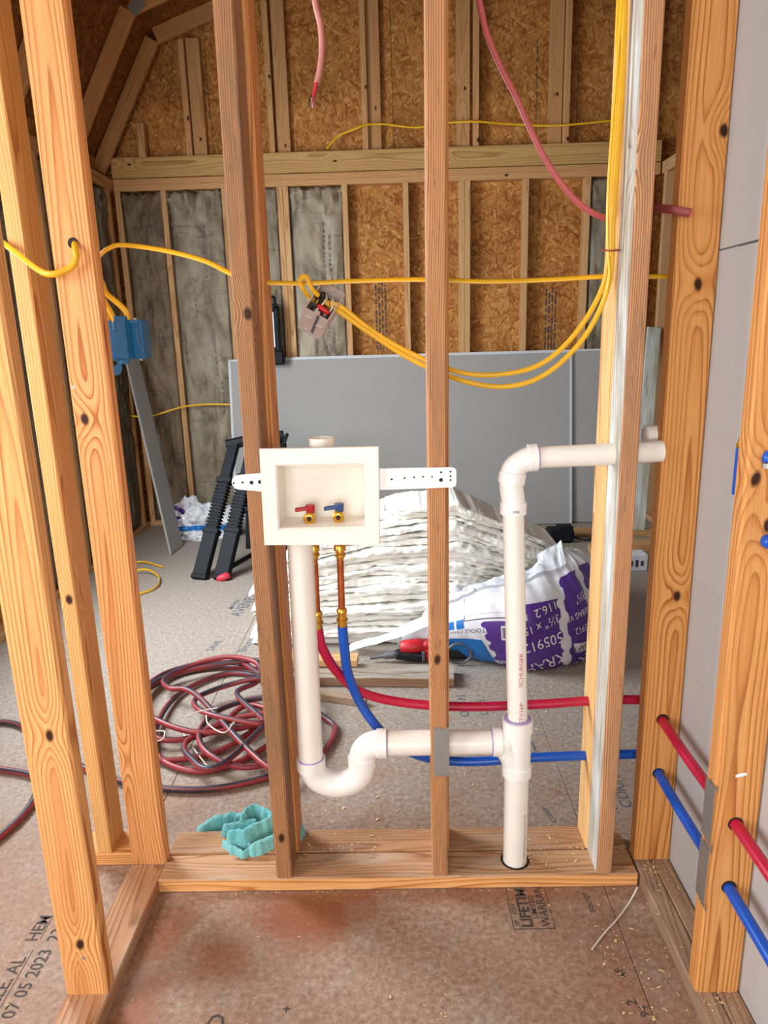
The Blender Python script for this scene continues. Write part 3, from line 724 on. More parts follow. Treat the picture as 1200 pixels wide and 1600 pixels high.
# ------------------------------------------------------------------ rafters and roof deck (ceiling)
def rafter_pair(y_, tint):
    dpt = .14
    for sx in (-1, 1):
        a = Vector((CX+sx*HWID, y_, 2.44)); k1 = Vector((CX+sx*KN, y_, KZ)); r_ = Vector((CX, y_, RIDGE))
        for (p0, p1) in ((a, k1), (k1, r_)):
            d = (p1-p0).normalized(); n = Vector((0, 1, 0)).cross(d)
            if n.z < 0: n = -n
            lumber('rafter', p0+n*.045, p1+n*.045, .09, T, n, 'pine_pale', ce, tint)
        if sx < 0 and abs(y_-4.70) < .01:
            gp = MB(); gp.box((k1.x+.02, y_-T/2-.001, k1.z+.035), (.09, .0015, .07), Matrix.Rotation(-.7, 3, 'Y')); gp.build('truss_plate', 'galvanised', ce)
rafter_pair(YB-.004-T/2, (.82, .68, .54)); rafter_pair(4.70, (.86, .68, .50)); rafter_pair(3.95, (.86, .7, .55)); rafter_pair(3.34, (.86, .7, .55)); rafter_pair(2.73, (.86, .7, .55)); rafter_pair(2.12, (.86, .7, .55))
for sx in (-1, 1):
    for (x0, z0, x1, z1) in ((HWID+.09, 2.30, KN, KZ), (KN, KZ, 0, RIDGE)):
        a = Vector((CX+sx*x0, 0, z0)); b = Vector((CX+sx*x1, 0, z1)); d = (b-a).normalized(); L_ = (b-a).length
        n = Vector((0, 1, 0)).cross(d); n = n if n.z > 0 else -n
        for (y0, y1) in ((-2.4, .06), (.063, 2.5), (2.503, 4.94), (4.943, 5.35)):
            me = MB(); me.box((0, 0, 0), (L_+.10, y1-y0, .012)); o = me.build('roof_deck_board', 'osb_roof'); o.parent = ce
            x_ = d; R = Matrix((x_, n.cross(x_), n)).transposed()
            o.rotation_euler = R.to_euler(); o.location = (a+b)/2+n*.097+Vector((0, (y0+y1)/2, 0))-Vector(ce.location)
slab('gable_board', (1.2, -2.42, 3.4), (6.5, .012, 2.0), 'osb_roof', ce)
slab('sky_block_board', (3.17, 1.5, 2.445), (2.45, 7.8, .012), 'osb_roof', ce)  # unseen board added to keep sky light out above the right partition

# ================================================================== PLUMBING
YP = 1.552                                     # centre line of the drain
# ---- drain, trap and vent: glued together, one thing
dr = empty('drain_pipe', (.293, YP, 0), 'white plastic drain with trap, tee and bent vent pipe threaded through the studs', 'drain pipe')
R2, R15 = .0302, .0241
def pipe(name, pts, r, mat='pvc', n=24): m = MB(); m.tube(pts, r, n); return m.build(name, mat, dr, smooth=True)
def hub(p, ax, r, L_, name='coupling', par=None, prim=0):
    m = MB(); ax = Vector(ax).normalized(); p = Vector(p)
    m.lathe(p-ax*L_/2, ax, [(0, r), (.0015, r+.0055), (L_-.0015, r+.0055), (L_, r)], 28)
    o = m.build(name, 'pvc_fitting', par or dr, smooth=True)
    for sg in ((prim,) if prim in (1, -1) else (1, -1) if prim == 2 else ()):
        m = MB(); m.lathe(p+ax*sg*(L_/2-.0005), ax*sg, [(0, r+.0022), (.0014, r+.0009), (.003, r+.0004)], 28); m.build('primer_ring', 'primer', o, smooth=True)
    return o
q = lambda x, y: P(x, y, Y=YP)
xs_, zt = q(486, 1190).x, q(485, 1190).z
zh = q(690, 1160).z                            # horizontal run
top_x = q(470, 860).x
ub = q(525, 1216).z
xr_ = q(566, 1188).x
pipe('standpipe', [(top_x, YP, .905), (xs_, YP, zt)], R2)
m = MB(); m.lathe((q(503, 690).x, YP, 1.118), (0, 0, 1), [(0, .029), (.017, .029), (.017, .025), (.004, .024)], 24); m.build('standpipe_top', 'pvc', dr, smooth=True)
hub((xs_, YP, zt-.004), (0, 0, 1), R2, .030, prim=1)
xm = (xs_+xr_)/2; ra = (xr_-xs_)/2
arc = [(xs_, YP, zt-.01)]+[(xm-ra*math.cos(a), YP, zt-.012-ra*.82*math.sin(a)) for a in [PI*i/18 for i in range(19)]]+[(xr_, YP, zt+.0)]
pipe('trap_bend', arc, .0325, 'pvc_fitting')
hub((xr_, YP, zt+.002), (0, 0, 1), R2, .024, prim=1)
xe = q(600, 1160).x
rb = min(xe-xr_, zh-zt)
elb = [(xr_, YP, zt+.008)]+[(xr_+(xe-xr_-.012)*(1-math.cos(a)), YP, zt+.010+(zh-zt-.010)*math.sin(a)) for a in [PI/2*i/10 for i in range(11)]]
pipe('trap_elbow', elb, .0325, 'pvc_fitting')
hub((xe-.006, YP, zh), (1, 0, 0), R2, .026, prim=1)
xt = q(808, 1165).x
pipe('horizontal_pipe', [(xe, YP, zh), (q(772, 1160).x, YP, zh)], R2)
hub((q(776, 1160).x, YP, zh), (1, 0, 0), R2, .024, prim=-1)
# sanitary tee
zta, ztb = q(808, 1130).z, q(808, 1204).z
tee = MB(); tee.tube([(xt, YP, ztb), (xt, YP, zta)], .0335, 28)
sw = [(q(780, 1160).x, YP, zh), (q(790, 1162).x, YP, zh-.001), (xt-.03, YP, zh-.010), (xt-.014, YP, zh-.035), (xt-.004, YP, zh-.062)]
tee.tube(spline(sw, 6), .0318, 24)
te = tee.build('sanitary_tee', 'pvc_fitting', dr, smooth=True)
hub((xt, YP, zta-.004), (0, 0, 1), R2+.001, .034, par=te, prim=1); hub((xt, YP, ztb+.004), (0, 0, 1), R2+.001, .028, par=te, prim=-1)
pipe('lower_pipe', [(xt, YP, .02), (xt, YP, ztb+.01)], R2)
pipe('tee_bushing', [(xt, YP, zta), (xt, YP, zta+.012)], .0285, 'pvc_fitting')
v0, v1 = q(808, 1120), q(802, 800)
pipe('vent_pipe', [(xt, YP, zta), (v1.x, YP, v1.z)], R15)
hub((v1.x, YP, v1.z+.010), (0, 0, 1), R15, .030)
e0 = Vector((v1.x, YP, v1.z+.02)); e1 = q(796, 752); e2 = q(808, 722); e3 = q(832, 715)
pipe('vent_elbow', spline([e0, q(801, 775), q(798, 750), q(803, 732), q(818, 720), e3], 6), .0262, 'pvc_fitting')
hub(q(800, 746), (q(803, 732)-q(798, 760)), R15+.001, .026)
hub(e3, (1, 0, .05), R15+.001, .022, prim=1)
pipe('vent_arm', [e3, q(948, 710), Vector((.583, YP, q(1020, 705).z))], R15)
def on_pipe(cx, cz, r, up):                     # print wrapped round an upright pipe, reading upwards
    return lambda x, y: (cx+math.sin(up-y/r)*(r+.0006), YP-math.cos(up-y/r)*(r+.0006), cz+x)
lettering('EXTV16P', .016, on_pipe(xt+.0, .425, R15, .35), 'red_ink', dr, stretch=(1.1, .8)); lettering('SCHUEGER', .016, on_pipe(xt-.003, .535, R15, .35), 'red_ink', dr, stretch=(1.1, .8))
lettering('PVC 1120 280 PSI @ 73°F NSF-pw-G U.P. Code ASTM D 1785', .0085, on_pipe(xt, .043, R2, .75), 'brown_ink', dr, stretch=(.66, .9))
lettering('FORMED', .014, lambda x, y: (v1.x-.014+math.sin(x/.03-.0)*.0308*.9, YP-math.cos((x-.02)/.0305)*.0306-.0, v1.z+.004+y), 'ink', dr, stretch=(.55, .6))
m = MB(); a = q(1028, 680)
# ---- capped stub beside it
cs = empty('capped_pipe_stub', (a.x, YP+.06, 1.0), 'short white plastic pipe stub with a round cap, beside the orange right stud', 'pipe stub')
b0 = P(1006, 680, Y=1.60); m = MB(); m.lathe(b0, (1, .0, .02), [(0, .018), (.004, .0225), (.030, .0225), (.031, .019), (.060, .019)], 24); m.build('cap', 'pvc_fitting', cs, smooth=True)
m = MB(); m.tube([b0+Vector((.02, 0, .0)), b0+Vector((.05, 0, 0)), b0+Vector((.058, 0, -.03)), b0+Vector((.058, 0, -.07))], .0185, 18); m.build('stub', 'pvc', cs, smooth=True)

# ---- washing machine outlet box
YO = 1.488
ob = empty('outlet_box', (-.165, YO, .905), 'cream plastic washing machine outlet box with red and blue valves and side straps', 'outlet box')
o0 = P(405, 701, Y=YO); o1 = P(592, 697, Y=YO); o2 = P(594, 851, Y=YO); o3 = P(413, 852, Y=YO)
i0 = P(432, 727, Y=YO); i1 = P(569, 725, Y=YO); i2 = P(571, 823, Y=YO); i3 = P(436, 826, Y=YO)
OUT = [o0, o1, o2, o3]; INN = [i0, i1, i2, i3]; dy = Vector((0, 1, 0))
m = MB()
lip = [a+(b-a)*.06 for a, b in zip(INN, OUT)]
vs = OUT+[v-dy*.004+(( (o0+o1+o2+o3)/4)-v)*.012 for v in OUT]+[v-dy*.004 for v in lip]+INN
vs = [v+dy*.006 for v in OUT]+vs
fs = []
for lvl in range(4):
    for i in range(4): fs.append((lvl*4+i, lvl*4+(i+1) % 4, lvl*4+4+(i+1) % 4, lvl*4+4+i))
m.add(vs, fs); m.build('flange', 'outlet_plastic', ob)
m = MB(); dep = .082
bk = [v+dy*dep+(((i0+i1+i2+i3)/4)-v)*.05 for v in INN]
bk[2] = bk[2]+Vector((0, 0, .0)); n_ = 4
m.add(INN+bk, [(0, 1, 5, 4), (1, 2, 6, 5), (2, 3, 7, 6), (3, 0, 4, 7), (4, 5, 6, 7)])
o_ = m.build('recess', 'outlet_plastic', ob, thick=.003)
m = MB()                                        # moulded ribs and floor collars inside
for zz in (.34, .62): 
    a_ = bk[0].lerp(bk[3], zz); b_ = bk[1].lerp(bk[2], zz); m.box((a_+b_)/2-dy*.0015, ((b_-a_).length, .002, .0018))
for (x_, _) in ((484, 0), (529, 0)):
    c_ = P(x_, 824, Y=YO+.035); m.lathe((c_.x, YO+.045, i3.z-.002), (0, 0, 1), [(0, .016), (.004, .0155), (.005, .012)], 20)
m.build('moulded_rib', 'outlet_plastic', ob)
m = MB()                                        # left strap: tapering with a round end; right strap: long and flat
sl = P(362, 754, Y=YO+.007); zl = sl.z; xl0 = sl.x; xl1 = o0.x+.012
poly = []
for i in range(9):
    a_ = PI/2+PI*i/8; poly.append((xl0+.016+.016*math.cos(a_), YO+.007, zl+.016*math.sin(a_)))
poly += [(xl1, YO+.007, zl-.023), (xl1, YO+.007, zl+.020)]
m.prism(poly, (0, .002, 0)); ls = m.build('mounting_strap', 'strap_plastic', ob)
m = MB(); sr = P(713, 745, Y=YO+.007); zr_ = sr.z; x1_ = sr.x; x0_ = o1.x-.012; r_ = .009
poly = [(x0_, YO+.007, zr_-.025), (x1_-r_, YO+.007, zr_-.023)]+[(x1_-r_+r_*math.sin(a), YO+.007, zr_-.023+r_-r_*math.cos(a)) for a in (.5, 1.1, PI/2)]
poly += [(x1_-r_+r_*math.sin(a), YO+.007, zr_+.021-r_-r_*math.cos(a)) for a in (PI/2, 2.2, PI)]+[(x0_, YO+.007, zr_+.022)]
m.prism(poly, (0, .002, 0)); rs = m.build('mounting_strap', 'strap_plastic', ob)
for (x_, y_, r_) in ((365, 755, .0022), (379, 754, .0024), (393, 754, .0042), (406, 753, .0042)): disc('screw_hole', P(x_, y_, Y=YO+.0068), (0, -1, 0), r_, 'dark_hole', ls, .0006)
for (x_, y_, r_) in ((612, 749, .0022), (632, 747, .0020), (647, 746, .0020), (661, 745, .0020), (675, 745, .0018), (689, 750, .0042), (689, 738, .0022), (704, 737, .002), (704, 744, .002), (704, 750, .002)):
    disc('screw_hole', P(x_, y_, Y=YO+.0068), (0, -1, 0), r_, 'dark_hole', rs, .0006)
for (x_, y_, mat) in ((484, 809, 'red_lever'), (529, 807, 'blue_lever')):
    c_ = P(x_, y_, Y=YO+.038); bz = i3.z
    m = MB(); m.lathe((c_.x, c_.y+.004, bz-.004), (0, 0, 1), [(0, .0115), (.006, .0115), (.007, .009), (c_.z-bz+.006, .009)], 18)
    m.lathe((c_.x, c_.y+.02, c_.z), (0, -1, 0), [(0, .0125), (.016, .013), (.020, .0135), (.028, .0135), (.030, .011), (.031, .006), (.027, .004)], 20)
    va = m.build('valve', 'brass', ob, smooth=True)
    m = MB(); zt_ = c_.z+.016
    m.lathe((c_.x+.002, c_.y+.004, zt_-.005), (0, 0, 1), [(0, .0095), (.014, .0105), (.018, .010), (.0185, .008)], 16)
    m.box((c_.x-.017, c_.y+.001, zt_+.004), (.030, .010, .009), Matrix.Rotation(-.12, 3, 'Y'), bev=.002)
    m.build('lever', mat, va)
    m = MB(); m.lathe((c_.x, c_.y-.0105, c_.z), (0, -1, 0), [(0, .0045), (.0006, .0045)], 12); m.build('valve_mouth', 'dark_hole', va)

# ---- hot and cold supply lines: copper drop, brass couplings, plastic tube
def supply(x_top, x_bot, path, mat, label, name):
    ya = 1.560
    t0 = P(*x_top, Y=ya); b0 = P(*x_bot, Y=ya)
    th = empty(name, (b0.x, ya, .4), label, 'water pipe', 'water supply lines under the outlet box')
    m = MB(); m.tube([Vector((t0.x, ya, t0.z+.02)), b0], .0080, 14); m.build('copper_pipe', 'copper', th, smooth=True)
    ax = (b0-t0).normalized()
    for (p0, prof) in ((t0-ax*.004, [(0, .0105), (.004, .0135), (.016, .0135), (.017, .010), (.022, .010), (.024, .0125), (.030, .0125), (.031, .0095), (.036, .009)]),
                       (b0-ax*.048, [(0, .0095), (.004, .0125), (.010, .0125), (.012, .0105), (.026, .0105), (.027, .0135), (.031, .0135), (.032, .0105), (.046, .0108), (.052, .0105)])):
        m = MB(); m.lathe(p0, ax, prof, 18); m.build('brass_coupling', 'brass', th, smooth=True)
    pts = [b0-ax*.004]+[Vector(p) for p in path]
    m = MB(); m.tube(spline(pts, 10), .0118, 14); m.build('plastic_tube', mat, th, smooth=True)
YX = 1.638
supply((490, 852), (497, 984), [P(503, 1010, Y=1.565), P(524, 1046, Y=1.585), P(562, 1080, Y=1.615), P(625, 1097, Y=1.634), P(720, 1104, Y=YX), P(830, 1101, Y=YX), P(940, 1094, Y=YX), P(1006, 1093, Y=YX+.002)], 'red_pex', 'red hot water line under the outlet box: copper drop, brass couplings and red tube', 'hot_water_line')
supply((531, 852), (535, 980), [P(538, 1010, Y=1.566), P(545, 1056, Y=1.585), P(570, 1110, Y=1.61), P(610, 1156, Y=1.628), P(660, 1182, Y=YX+.006), P(730, 1190, Y=YX+.01), P(830, 1184, Y=YX), P(930, 1180, Y=YX), P(1000, 1178, Y=YX)], 'blue_pex', 'blue cold water line under the outlet box: copper drop, brass couplings and blue tube', 'cold_water_line')
for (z_, mat, lab, nm) in ((.431, 'red_pex', 'upper red water tube running through the right closet wall studs', 'red_water_tube'), (.287, 'blue_pex', 'lower blue water tube running through the right closet wall studs', 'blue_water_tube')):
    m = MB(); m.tube(spline([(.6275, 1.575, z_), (.626, 1.40, z_-.002), (.6275, 1.19, z_+.001), (.628, 1.10, z_), (.628, .6, z_-.01), (.628, -.2, z_)], 8), .0118, 16)
    tag(m.build(nm, mat, None, smooth=True, origin=(.6275, .7, z_)), lab, 'water tube', 'water tubes along the right wall')
# upright blue tube with a brass end, just behind the near right stud
v_ = P(1158, 690, X=.640)
th = empty('blue_tube_stub', (v_.x, v_.y, v_.z-.1), 'short upright blue tube with brass tip peeking past the near right stud', 'water tube')
m = MB(); m.tube([v_+Vector((0, 0, -.10)), v_+Vector((0, 0, -.012))], .008, 12); m.build('tube', 'blue_pex', th, smooth=True)
m = MB(); m.lathe(v_+Vector((0, 0, -.014)), (0, 0, 1), [(0, .006), (.006, .008), (.010, .008), (.011, .006), (.016, .006), (.017, .0045), (.022, .0045)], 14); m.build('brass_tip', 'brass', th, smooth=True)
v_ = P(1194, 712, Y=1.158)
th = empty('blue_tube_clamp', (v_.x, v_.y, v_.z-.02), 'small blue clip with metal band screwed to the near right stud face', 'pipe clip')
m = MB(); m.lathe(v_+Vector((.010, .008, -.012)), (0, 0, 1), [(0, .007), (.006, .0085), (.012, .007), (.018, .004)], 14); m.build('clip', 'blue_pex', th, smooth=True)
m = MB(); m.lathe(v_+Vector((.010, .008, -.022)), (0, 0, 1), [(0, .0075), (.008, .0075)], 14); m.build('band', 'galvanised', th, smooth=True)
v_ = P(1196, 848, Y=1.160)
m = MB(); m.lathe(v_+Vector((.008, .010, 0)), (0, -1, 0), [(0, .012), (.010, .012), (.016, .009), (.018, .004)], 16)
tag(m.build('blue_tube_end', 'blue_pex', None, smooth=True, origin=v_), 'round blue tube end on the near right stud, below the blue clip', 'water tube')

# ================================================================== ELECTRICAL
YC = 1.632
def cable(name, pts, r, mat, label, n=8, group='yellow cables', cat='cable', flat=.62, seg=8):
    m = MB(); m.tube(spline(pts, n), r, seg, flat=flat); o = m.build(name, mat, None, smooth=True, origin=pts[len(pts)//2])
    return tag(o, label, cat, group)
c = lambda x, y, Y=YC: P(x, y, Y=Y)
cable('yellow_cable', [c(-5, 372, 1.60), c(24, 394, 1.575), (c(70, 427, 1.53)), c(106, 421, 1.535), c(119, 405, 1.54), c(117, 384, 1.548), Vector((hole_left.x, 1.575, hole_left.z)), c(140, 430, 1.615), c(154, 402, 1.64), c(172, 387), c(196, 383), c(260, 392), c(320, 408), c(362, 428), c(400, 440), c(470, 443), c(560, 439), c(660, 437), c(760, 440), c(860, 437), c(945, 432), c(1010, 432), c(1046, 432, 1.63)], .0066, 'yellow_cable', 'long yellow cable strung level through all the studs at eye height', 8)
# loop of two cables from the hanging grey box, up the right stud
YL = 1.60
cable('yellow_cable', [c(498, 462, 1.63), c(488, 452, 1.62), c(478, 432, 1.612), c(469, 438, 1.605), c(474, 452, 1.605), c(492, 470, 1.64), c(530, 478, 1.64), c(580, 516, 1.645), c(640, 551, 1.645), c(720, 582, 1.62), c(790, 584, YL), c(850, 566, YL), c(900, 520, YL), c(936, 462, YL), c(950, 412, YL-.004), c(953, 350, YL-.012), c(958, 260, YL-.014), c(966, 130, YL-.014), c(966, 40, YL-.01), c(972, -60, YL-.01)], .0054, 'yellow_cable', 'upper strand of the yellow loop hanging from the grey box to the right stud')
cable('yellow_cable', [c(505, 470, 1.64), c(530, 487, 1.64), c(570, 515, 1.64), c(640, 560, 1.645), c(720, 594, 1.61), c(790, 604, YL-.012), c(850, 586, YL-.012), c(905, 537, YL-.012), c(940, 478, YL-.012), c(955, 420, YL-.018), c(958, 350, YL-.022), c(965, 250, YL-.022), c(973, 120, YL-.022), c(977, 0, YL-.022), c(980, -60, YL-.022)], .0054, 'yellow_cable', 'lower strand of the yellow loop hanging from the grey box to the right stud')
cable('yellow_cable', [c(944, 470, YL-.006), c(952, 430, YL-.022), c(949, 370, YL-.03), c(951, 280, YL-.034), c(961, 140, YL-.034), c(970, 20, YL-.034), c(973, -60, YL-.034)], .0048, 'yellow_cable', 'short third yellow strand tied upright along the right stud')
m = MB(); t_ = c(953, 391, YL-.016); m.tube([t_+Vector((math.cos(a)*.017, math.sin(a)*.022, .003*math.sin(a))) for a in [2*PI*i/16 for i in range(17)]], .0016, 6, caps=False)
tag(m.build('cable_tie', 'plum_cable', None, origin=t_), 'thin dark tie round the yellow strands on the right stud', 'cable tie')

# hanging grey device box
bx = c(508, 470, 1.625)
gb = empty('hanging_box', bx, 'open grey plastic electrical box dangling from yellow cables, wires folded inside', 'electrical box')
E1 = Vector((.857, 0, -.514)); E2 = Vector((-.36, -.71, -.60)).normalized(); E3 = E1.cross(E2)
if E3.y < 0: E3 = -E3
BR = Matrix((E1, E2, E3)).transposed()
L = lambda u, v, d: bx+E1*u+E2*v+E3*d
W2, H2, DP = .028, .047, .066
m = MB()
m.box(L(0, 0, DP), (2*W2, 2*H2, .003), BR)
for s_ in (-1, 1):
    m.box(L(s_*W2, 0, DP/2), (.0028, 2*H2, DP), BR); m.box(L(0, s_*H2, DP/2), (2*W2, .0028, DP), BR)
m.build('shell', 'grey_box_plastic', gb)
m = MB()
m.box(L(.006, H2+.002, DP*.42), (.006, .003, DP*.84), BR)
m.build('slot', 'tool_grey', gb)
for (u_, d_, w_) in ((-.014, .018, .016), (.016, .026, .016), (-.01, DP-.012, .012)):
    m = MB(); m.box(L(u_, H2+.003, d_), (w_, .005, .005), BR, bev=.001); m.build('lug', 'grey_box_plastic', gb)
for s_ in (-1, 1):
    m = MB(); m.lathe(L(.0, s_*(H2-.004), .002), -E3, [(0, .006), (.003, .006)], 12); m.build('screw_post', 'grey_box_plastic', gb)
def wire(pts, mat, r=.0016):
    m = MB(); m.tube(spline([L(*p) for p in pts], 6), r, 6); return m.build('wire', mat, gb, smooth=True)
wire([(-.02, -.02, .05), (-.012, -.035, .02), (.0, -.01, .004), (-.004, .022, .006), (-.016, .034, .03)], 'white_wire', .0019)
wire([(-.02, .01, .05), (-.022, -.02, .02), (-.012, -.028, .008), (-.006, .0, .006), (-.014, .026, .02)], 'black_wire', .0022)
wire([(-.018, .03, .05), (-.02, .005, .014), (-.014, -.02, .010), (-.01, .02, .012)], 'black_wire', .0022)
wire([(.02, -.02, .05), (.008, -.03, .016), (.018, -.01, .004), (.02, .012, .01), (.012, .02, .02)], 'white_wire', .0019)
wire([(.0, -.02, .05), (.006, -.015, .01), (.014, .0, .012), (.016, .018, .014)], 'bare_wire', .0014)
wire([(.01, .03, .05), (.0, -.02, .018), (.014, -.015, .016), (.022, .02, .022)], 'black_wire', .0022)
m = MB(); m.lathe(L(-.008, .018, .006), (E1*.95+E2*.12), [(0, .0055), (.008, .0065), (.026, .0058), (.030, .003)], 12); m.build('wire_nut', 'wire_nut', gb, smooth=True)

# blue switch box on the back of the left corner
bb = empty('blue_switch_box', P(200, 565, Y=1.66), 'blue plastic electrical box fixed behind the left corner stud', 'electrical box')
x0_, x1_ = -.652, -.566; z0_, z1_ = 1.312, 1.398; y0_, y1_ = 1.635, 1.700
m = MB()
a0, a1 = x0_+.026, x1_-.030                     # middle field
pr = [(x0_, y0_+.020), (a0, y0_+.022), (a0+.004, y0_), (a1-.003, y0_), (a1+.004, y0_+.022), (x1_, y0_+.018), (x1_, y1_), (x0_, y1_)]
m.prism([(x, y, z0_) for x, y in pr], (0, 0, z1_-z0_)); m.build('shell', 'blue_box_plastic', bb)
m = MB()
m.box(((a0+a1)/2, y0_+.012, z1_+.003), (a1-a0-.004, .016, .012), bev=.001)
m.box((a1+.012, y0_+.018, z1_-.004), (.020, .004, .006)); m.box(((a0+a1)/2, y0_+.006, z0_-.004), (a1-a0-.010, .012, .014), bev=.002)
m.box((a0+.004, y0_+.006, z1_-.012), (.007, .014, .022), bev=.001); m.box((x1_-.003, y0_+.017, (z0_+z1_)/2), (.004, .006, z1_-z0_), bev=.001)
m.build('moulded_rib', 'blue_box_plastic', bb)
m = MB()                                        # nailing ear with a hole
n = 14; cx_, cz_ = x0_+.016, z0_-.012
outer = [(cx_+.016*math.cos(2*PI*i/n), cz_-.004+.020*math.sin(2*PI*i/n)) for i in range(n)]; inner = [(cx_+.0065*math.cos(2*PI*i/n), cz_+.004+.0055*math.sin(2*PI*i/n)) for i in range(n)]
vs = [(x, y0_+.010, z) for x, z in outer]+[(x, y0_+.010, z) for x, z in inner]
m.add(vs, [(i, (i+1) % n, n+(i+1) % n, n+i) for i in range(n)]); m.build('nailing_ear', 'blue_box_plastic', bb, thick=.004)
for (x_, z_) in ((x1_-.016, z1_+.002), (x1_-.012, z0_-.002)):
    m = MB(); m.box((x_, y0_+.024, z_), (.006, .006, .005), bev=.001); m.build('cover_screw', 'galvanised', bb)
m = MB()
for i in range(7): m.box((x1_-.014+.0007*i, y0_+.0145, z1_-.022-i*.0055), (.0022, .0006, .0022))
tag(m.build('moulded_mark', 'brown_ink', bb), kind='stuff')
cable('yellow_cable', [Vector((-.66, 1.64, 1.50)), P(158, 440, Y=1.645), P(166, 458, Y=1.648), P(182, 472, Y=1.65), P(196, 486, Y=1.652), P(199, 500, Y=1.655), P(198, 515, Y=1.66)], .0062, 'yellow_cable', 'yellow cable dropping into the right side of the blue box')
cable('yellow_cable', [P(150, 450, Y=1.65), P(165, 474, Y=1.652), P(176, 494, Y=1.655), P(184, 514, Y=1.66)], .0062, 'yellow_cable', 'middle yellow cable entering the blue box')
cable('yellow_cable', [P(150, 468, Y=1.66), P(163, 484, Y=1.66), P(170, 500, Y=1.662), P(173, 514, Y=1.666)], .0062, 'yellow_cable', 'yellow cable entering the blue box nearest the stud')

# rose-coloured cables from above
th = empty('dangling_rose_cable', P(496, 60, Y=1.9), 'pale rose cable dangling from above with a frayed reddish end', 'cable', 'rose cables')
m = MB(); m.tube(spline([P(488, -60, Y=1.9), P(492, 0, Y=1.9), P(501, 40, Y=1.9), P(503, 80, Y=1.9), P(499, 115, Y=1.9), P(495, 130, Y=1.9)], 8), .0100, 10, flat=.75); m.build('sheath', 'pink_cable', th, smooth=True)
m = MB(); m.tube(spline([P(495, 128, Y=1.9), P(491, 145, Y=1.9), P(487, 158, Y=1.9)], 5), [.0075]*5+[.008, .009, .009, .008, .004, .002], 9, flat=.6); m.build('frayed_end', 'red_rubber', th, smooth=True)
for i, (dx, mt) in enumerate(((-4, 'black_wire'), (1, 'rose_cable'), (4, 'plum_cable'))):
    m = MB(); m.tube(spline([P(489, 145, Y=1.895), P(487+dx, 158, Y=1.892), P(488+dx*1.2, 168, Y=1.893)], 4), .0018, 6); m.build('wire', mt, th)
m = MB(); m.tube(spline([P(735, -70, Y=1.62), P(749, 0, Y=1.62), P(760, 50, Y=1.62), P(782, 104, Y=1.62), P(808, 155, Y=1.62), P(830, 205, Y=1.62), P(860, 262, Y=1.62), P(895, 308, Y=1.62), P(925, 332, Y=1.62), P(960, 342, Y=1.622), P(1020, 326, Y=1.60), P(1050, 328, Y=1.535)], 8), .0064, 10)
th = empty('rose_cable', P(860, 262, Y=1.62), 'rose red cable sweeping from above into the right stud, cut end beyond', 'cable', 'rose cables')
m.build('sheath', 'rose_cable', th, smooth=True)
m = MB(); m.tube(spline([P(1018, 326, Y=1.60), P(1045, 327, Y=1.54), P(1078, 333, Y=1.515)], 5), .0088, 10, flat=.55); m.build('cut_end', 'plum_cable', th, smooth=True)
m = MB(); e_ = P(1077, 332, Y=1.514); 
for i in range(5): m.tube([e_+Vector((0, 0, (i-2)*.003)), e_+Vector((.006, -.002, (i-2)*.0038))], .0009, 5)
m.build('wire_strand', 'red_rubber', th)
# thin yellow cables stapled on the far wall
cable('thin_yellow_cable', [P(510, 232, Y=5.13), P(530, 212, Y=5.14), P(558, 200, Y=5.12), P(572, 195, Y=5.125), P(600, 194, Y=5.14), P(650, 199, Y=5.15), P(700, 192, Y=5.14), P(745, 190, Y=5.12), P(800, 194, Y=5.15), P(870, 196, Y=5.13), P(960, 188, Y=5.13)], .0065, 'yellow_cable', 'thin yellow cable along the gable just above the long beam')
cable('thin_yellow_cable', [P(190, 648, Y=5.0), P(230, 651, Y=5.06), P(270, 640, Y=5.09), P(290, 635, Y=5.11), P(320, 632, Y=5.1), P(360, 632, Y=5.1)], .007, 'yellow_cable', 'thin yellow cable across the far insulation left of the grey boards')

# ================================================================== FAR ROOM
# ---- plasterboard sheets leaning on the gable wall
def leaning_sheet(x0, x1, yb, yt, h, lab, z0=.0):
    th_ = .0127; a = math.asin((yt-yb)/h); R = Matrix.Rotation(-a, 3, 'X')
    m = MB(); c_ = Vector(((x0+x1)/2, (yb+yt)/2, h/2*math.cos(a)+z0+.004)); m.box(c_, (x1-x0, th_, h), R, bev=.0015)
    th = empty('drywall_sheet', ((x0+x1)/2, yb, 0), lab, 'drywall sheet', 'drywall sheets leaning on the far wall')
    m.build('board', 'gypsum_paper', th)
    m = MB()
    for s_ in (-1, 1): m.box(c_+Vector((s_*((x1-x0)/2-.006), -.0, 0)), (.016, th_+.003, h-.004), R)
    m.box(c_+R@Vector((0, 0, h/2-.004)), (x1-x0, th_+.003, .012), R); m.build('edge_tape', 'gypsum_core', th)
    return th
leaning_sheet(-1.165, 1.245, 4.935, 5.112, 1.215, 'wide front grey drywall sheet on its long edge against the far wall')
leaning_sheet(-1.10, 1.56, 4.965, 5.130, 1.219, 'drywall sheet behind the wide front one, its right end in the shade')
# ---- narrow strip of board leaning on the left
m = MB(); a_, b_ = P(150, 520, X=-1.80), P(268, 866, Z=.006)
b2 = P(291, 848, Z=.006); wv = (b2-b_); wv = wv.normalized()*.20
ax = Vector((-1.80, 4.85, 1.30))-b_
q0 = [b_, b_+wv, b_+wv+ax, b_+ax]; nn = (ax.cross(wv)).normalized()
if nn.y > 0: nn = -nn
m.prism([p-nn*.0127 for p in q0], nn*.0127)
tag(m.build('drywall_offcut', 'gypsum_paper', None, origin=b_), 'long narrow grey drywall offcut leaning into the dark left corner', 'drywall offcut')

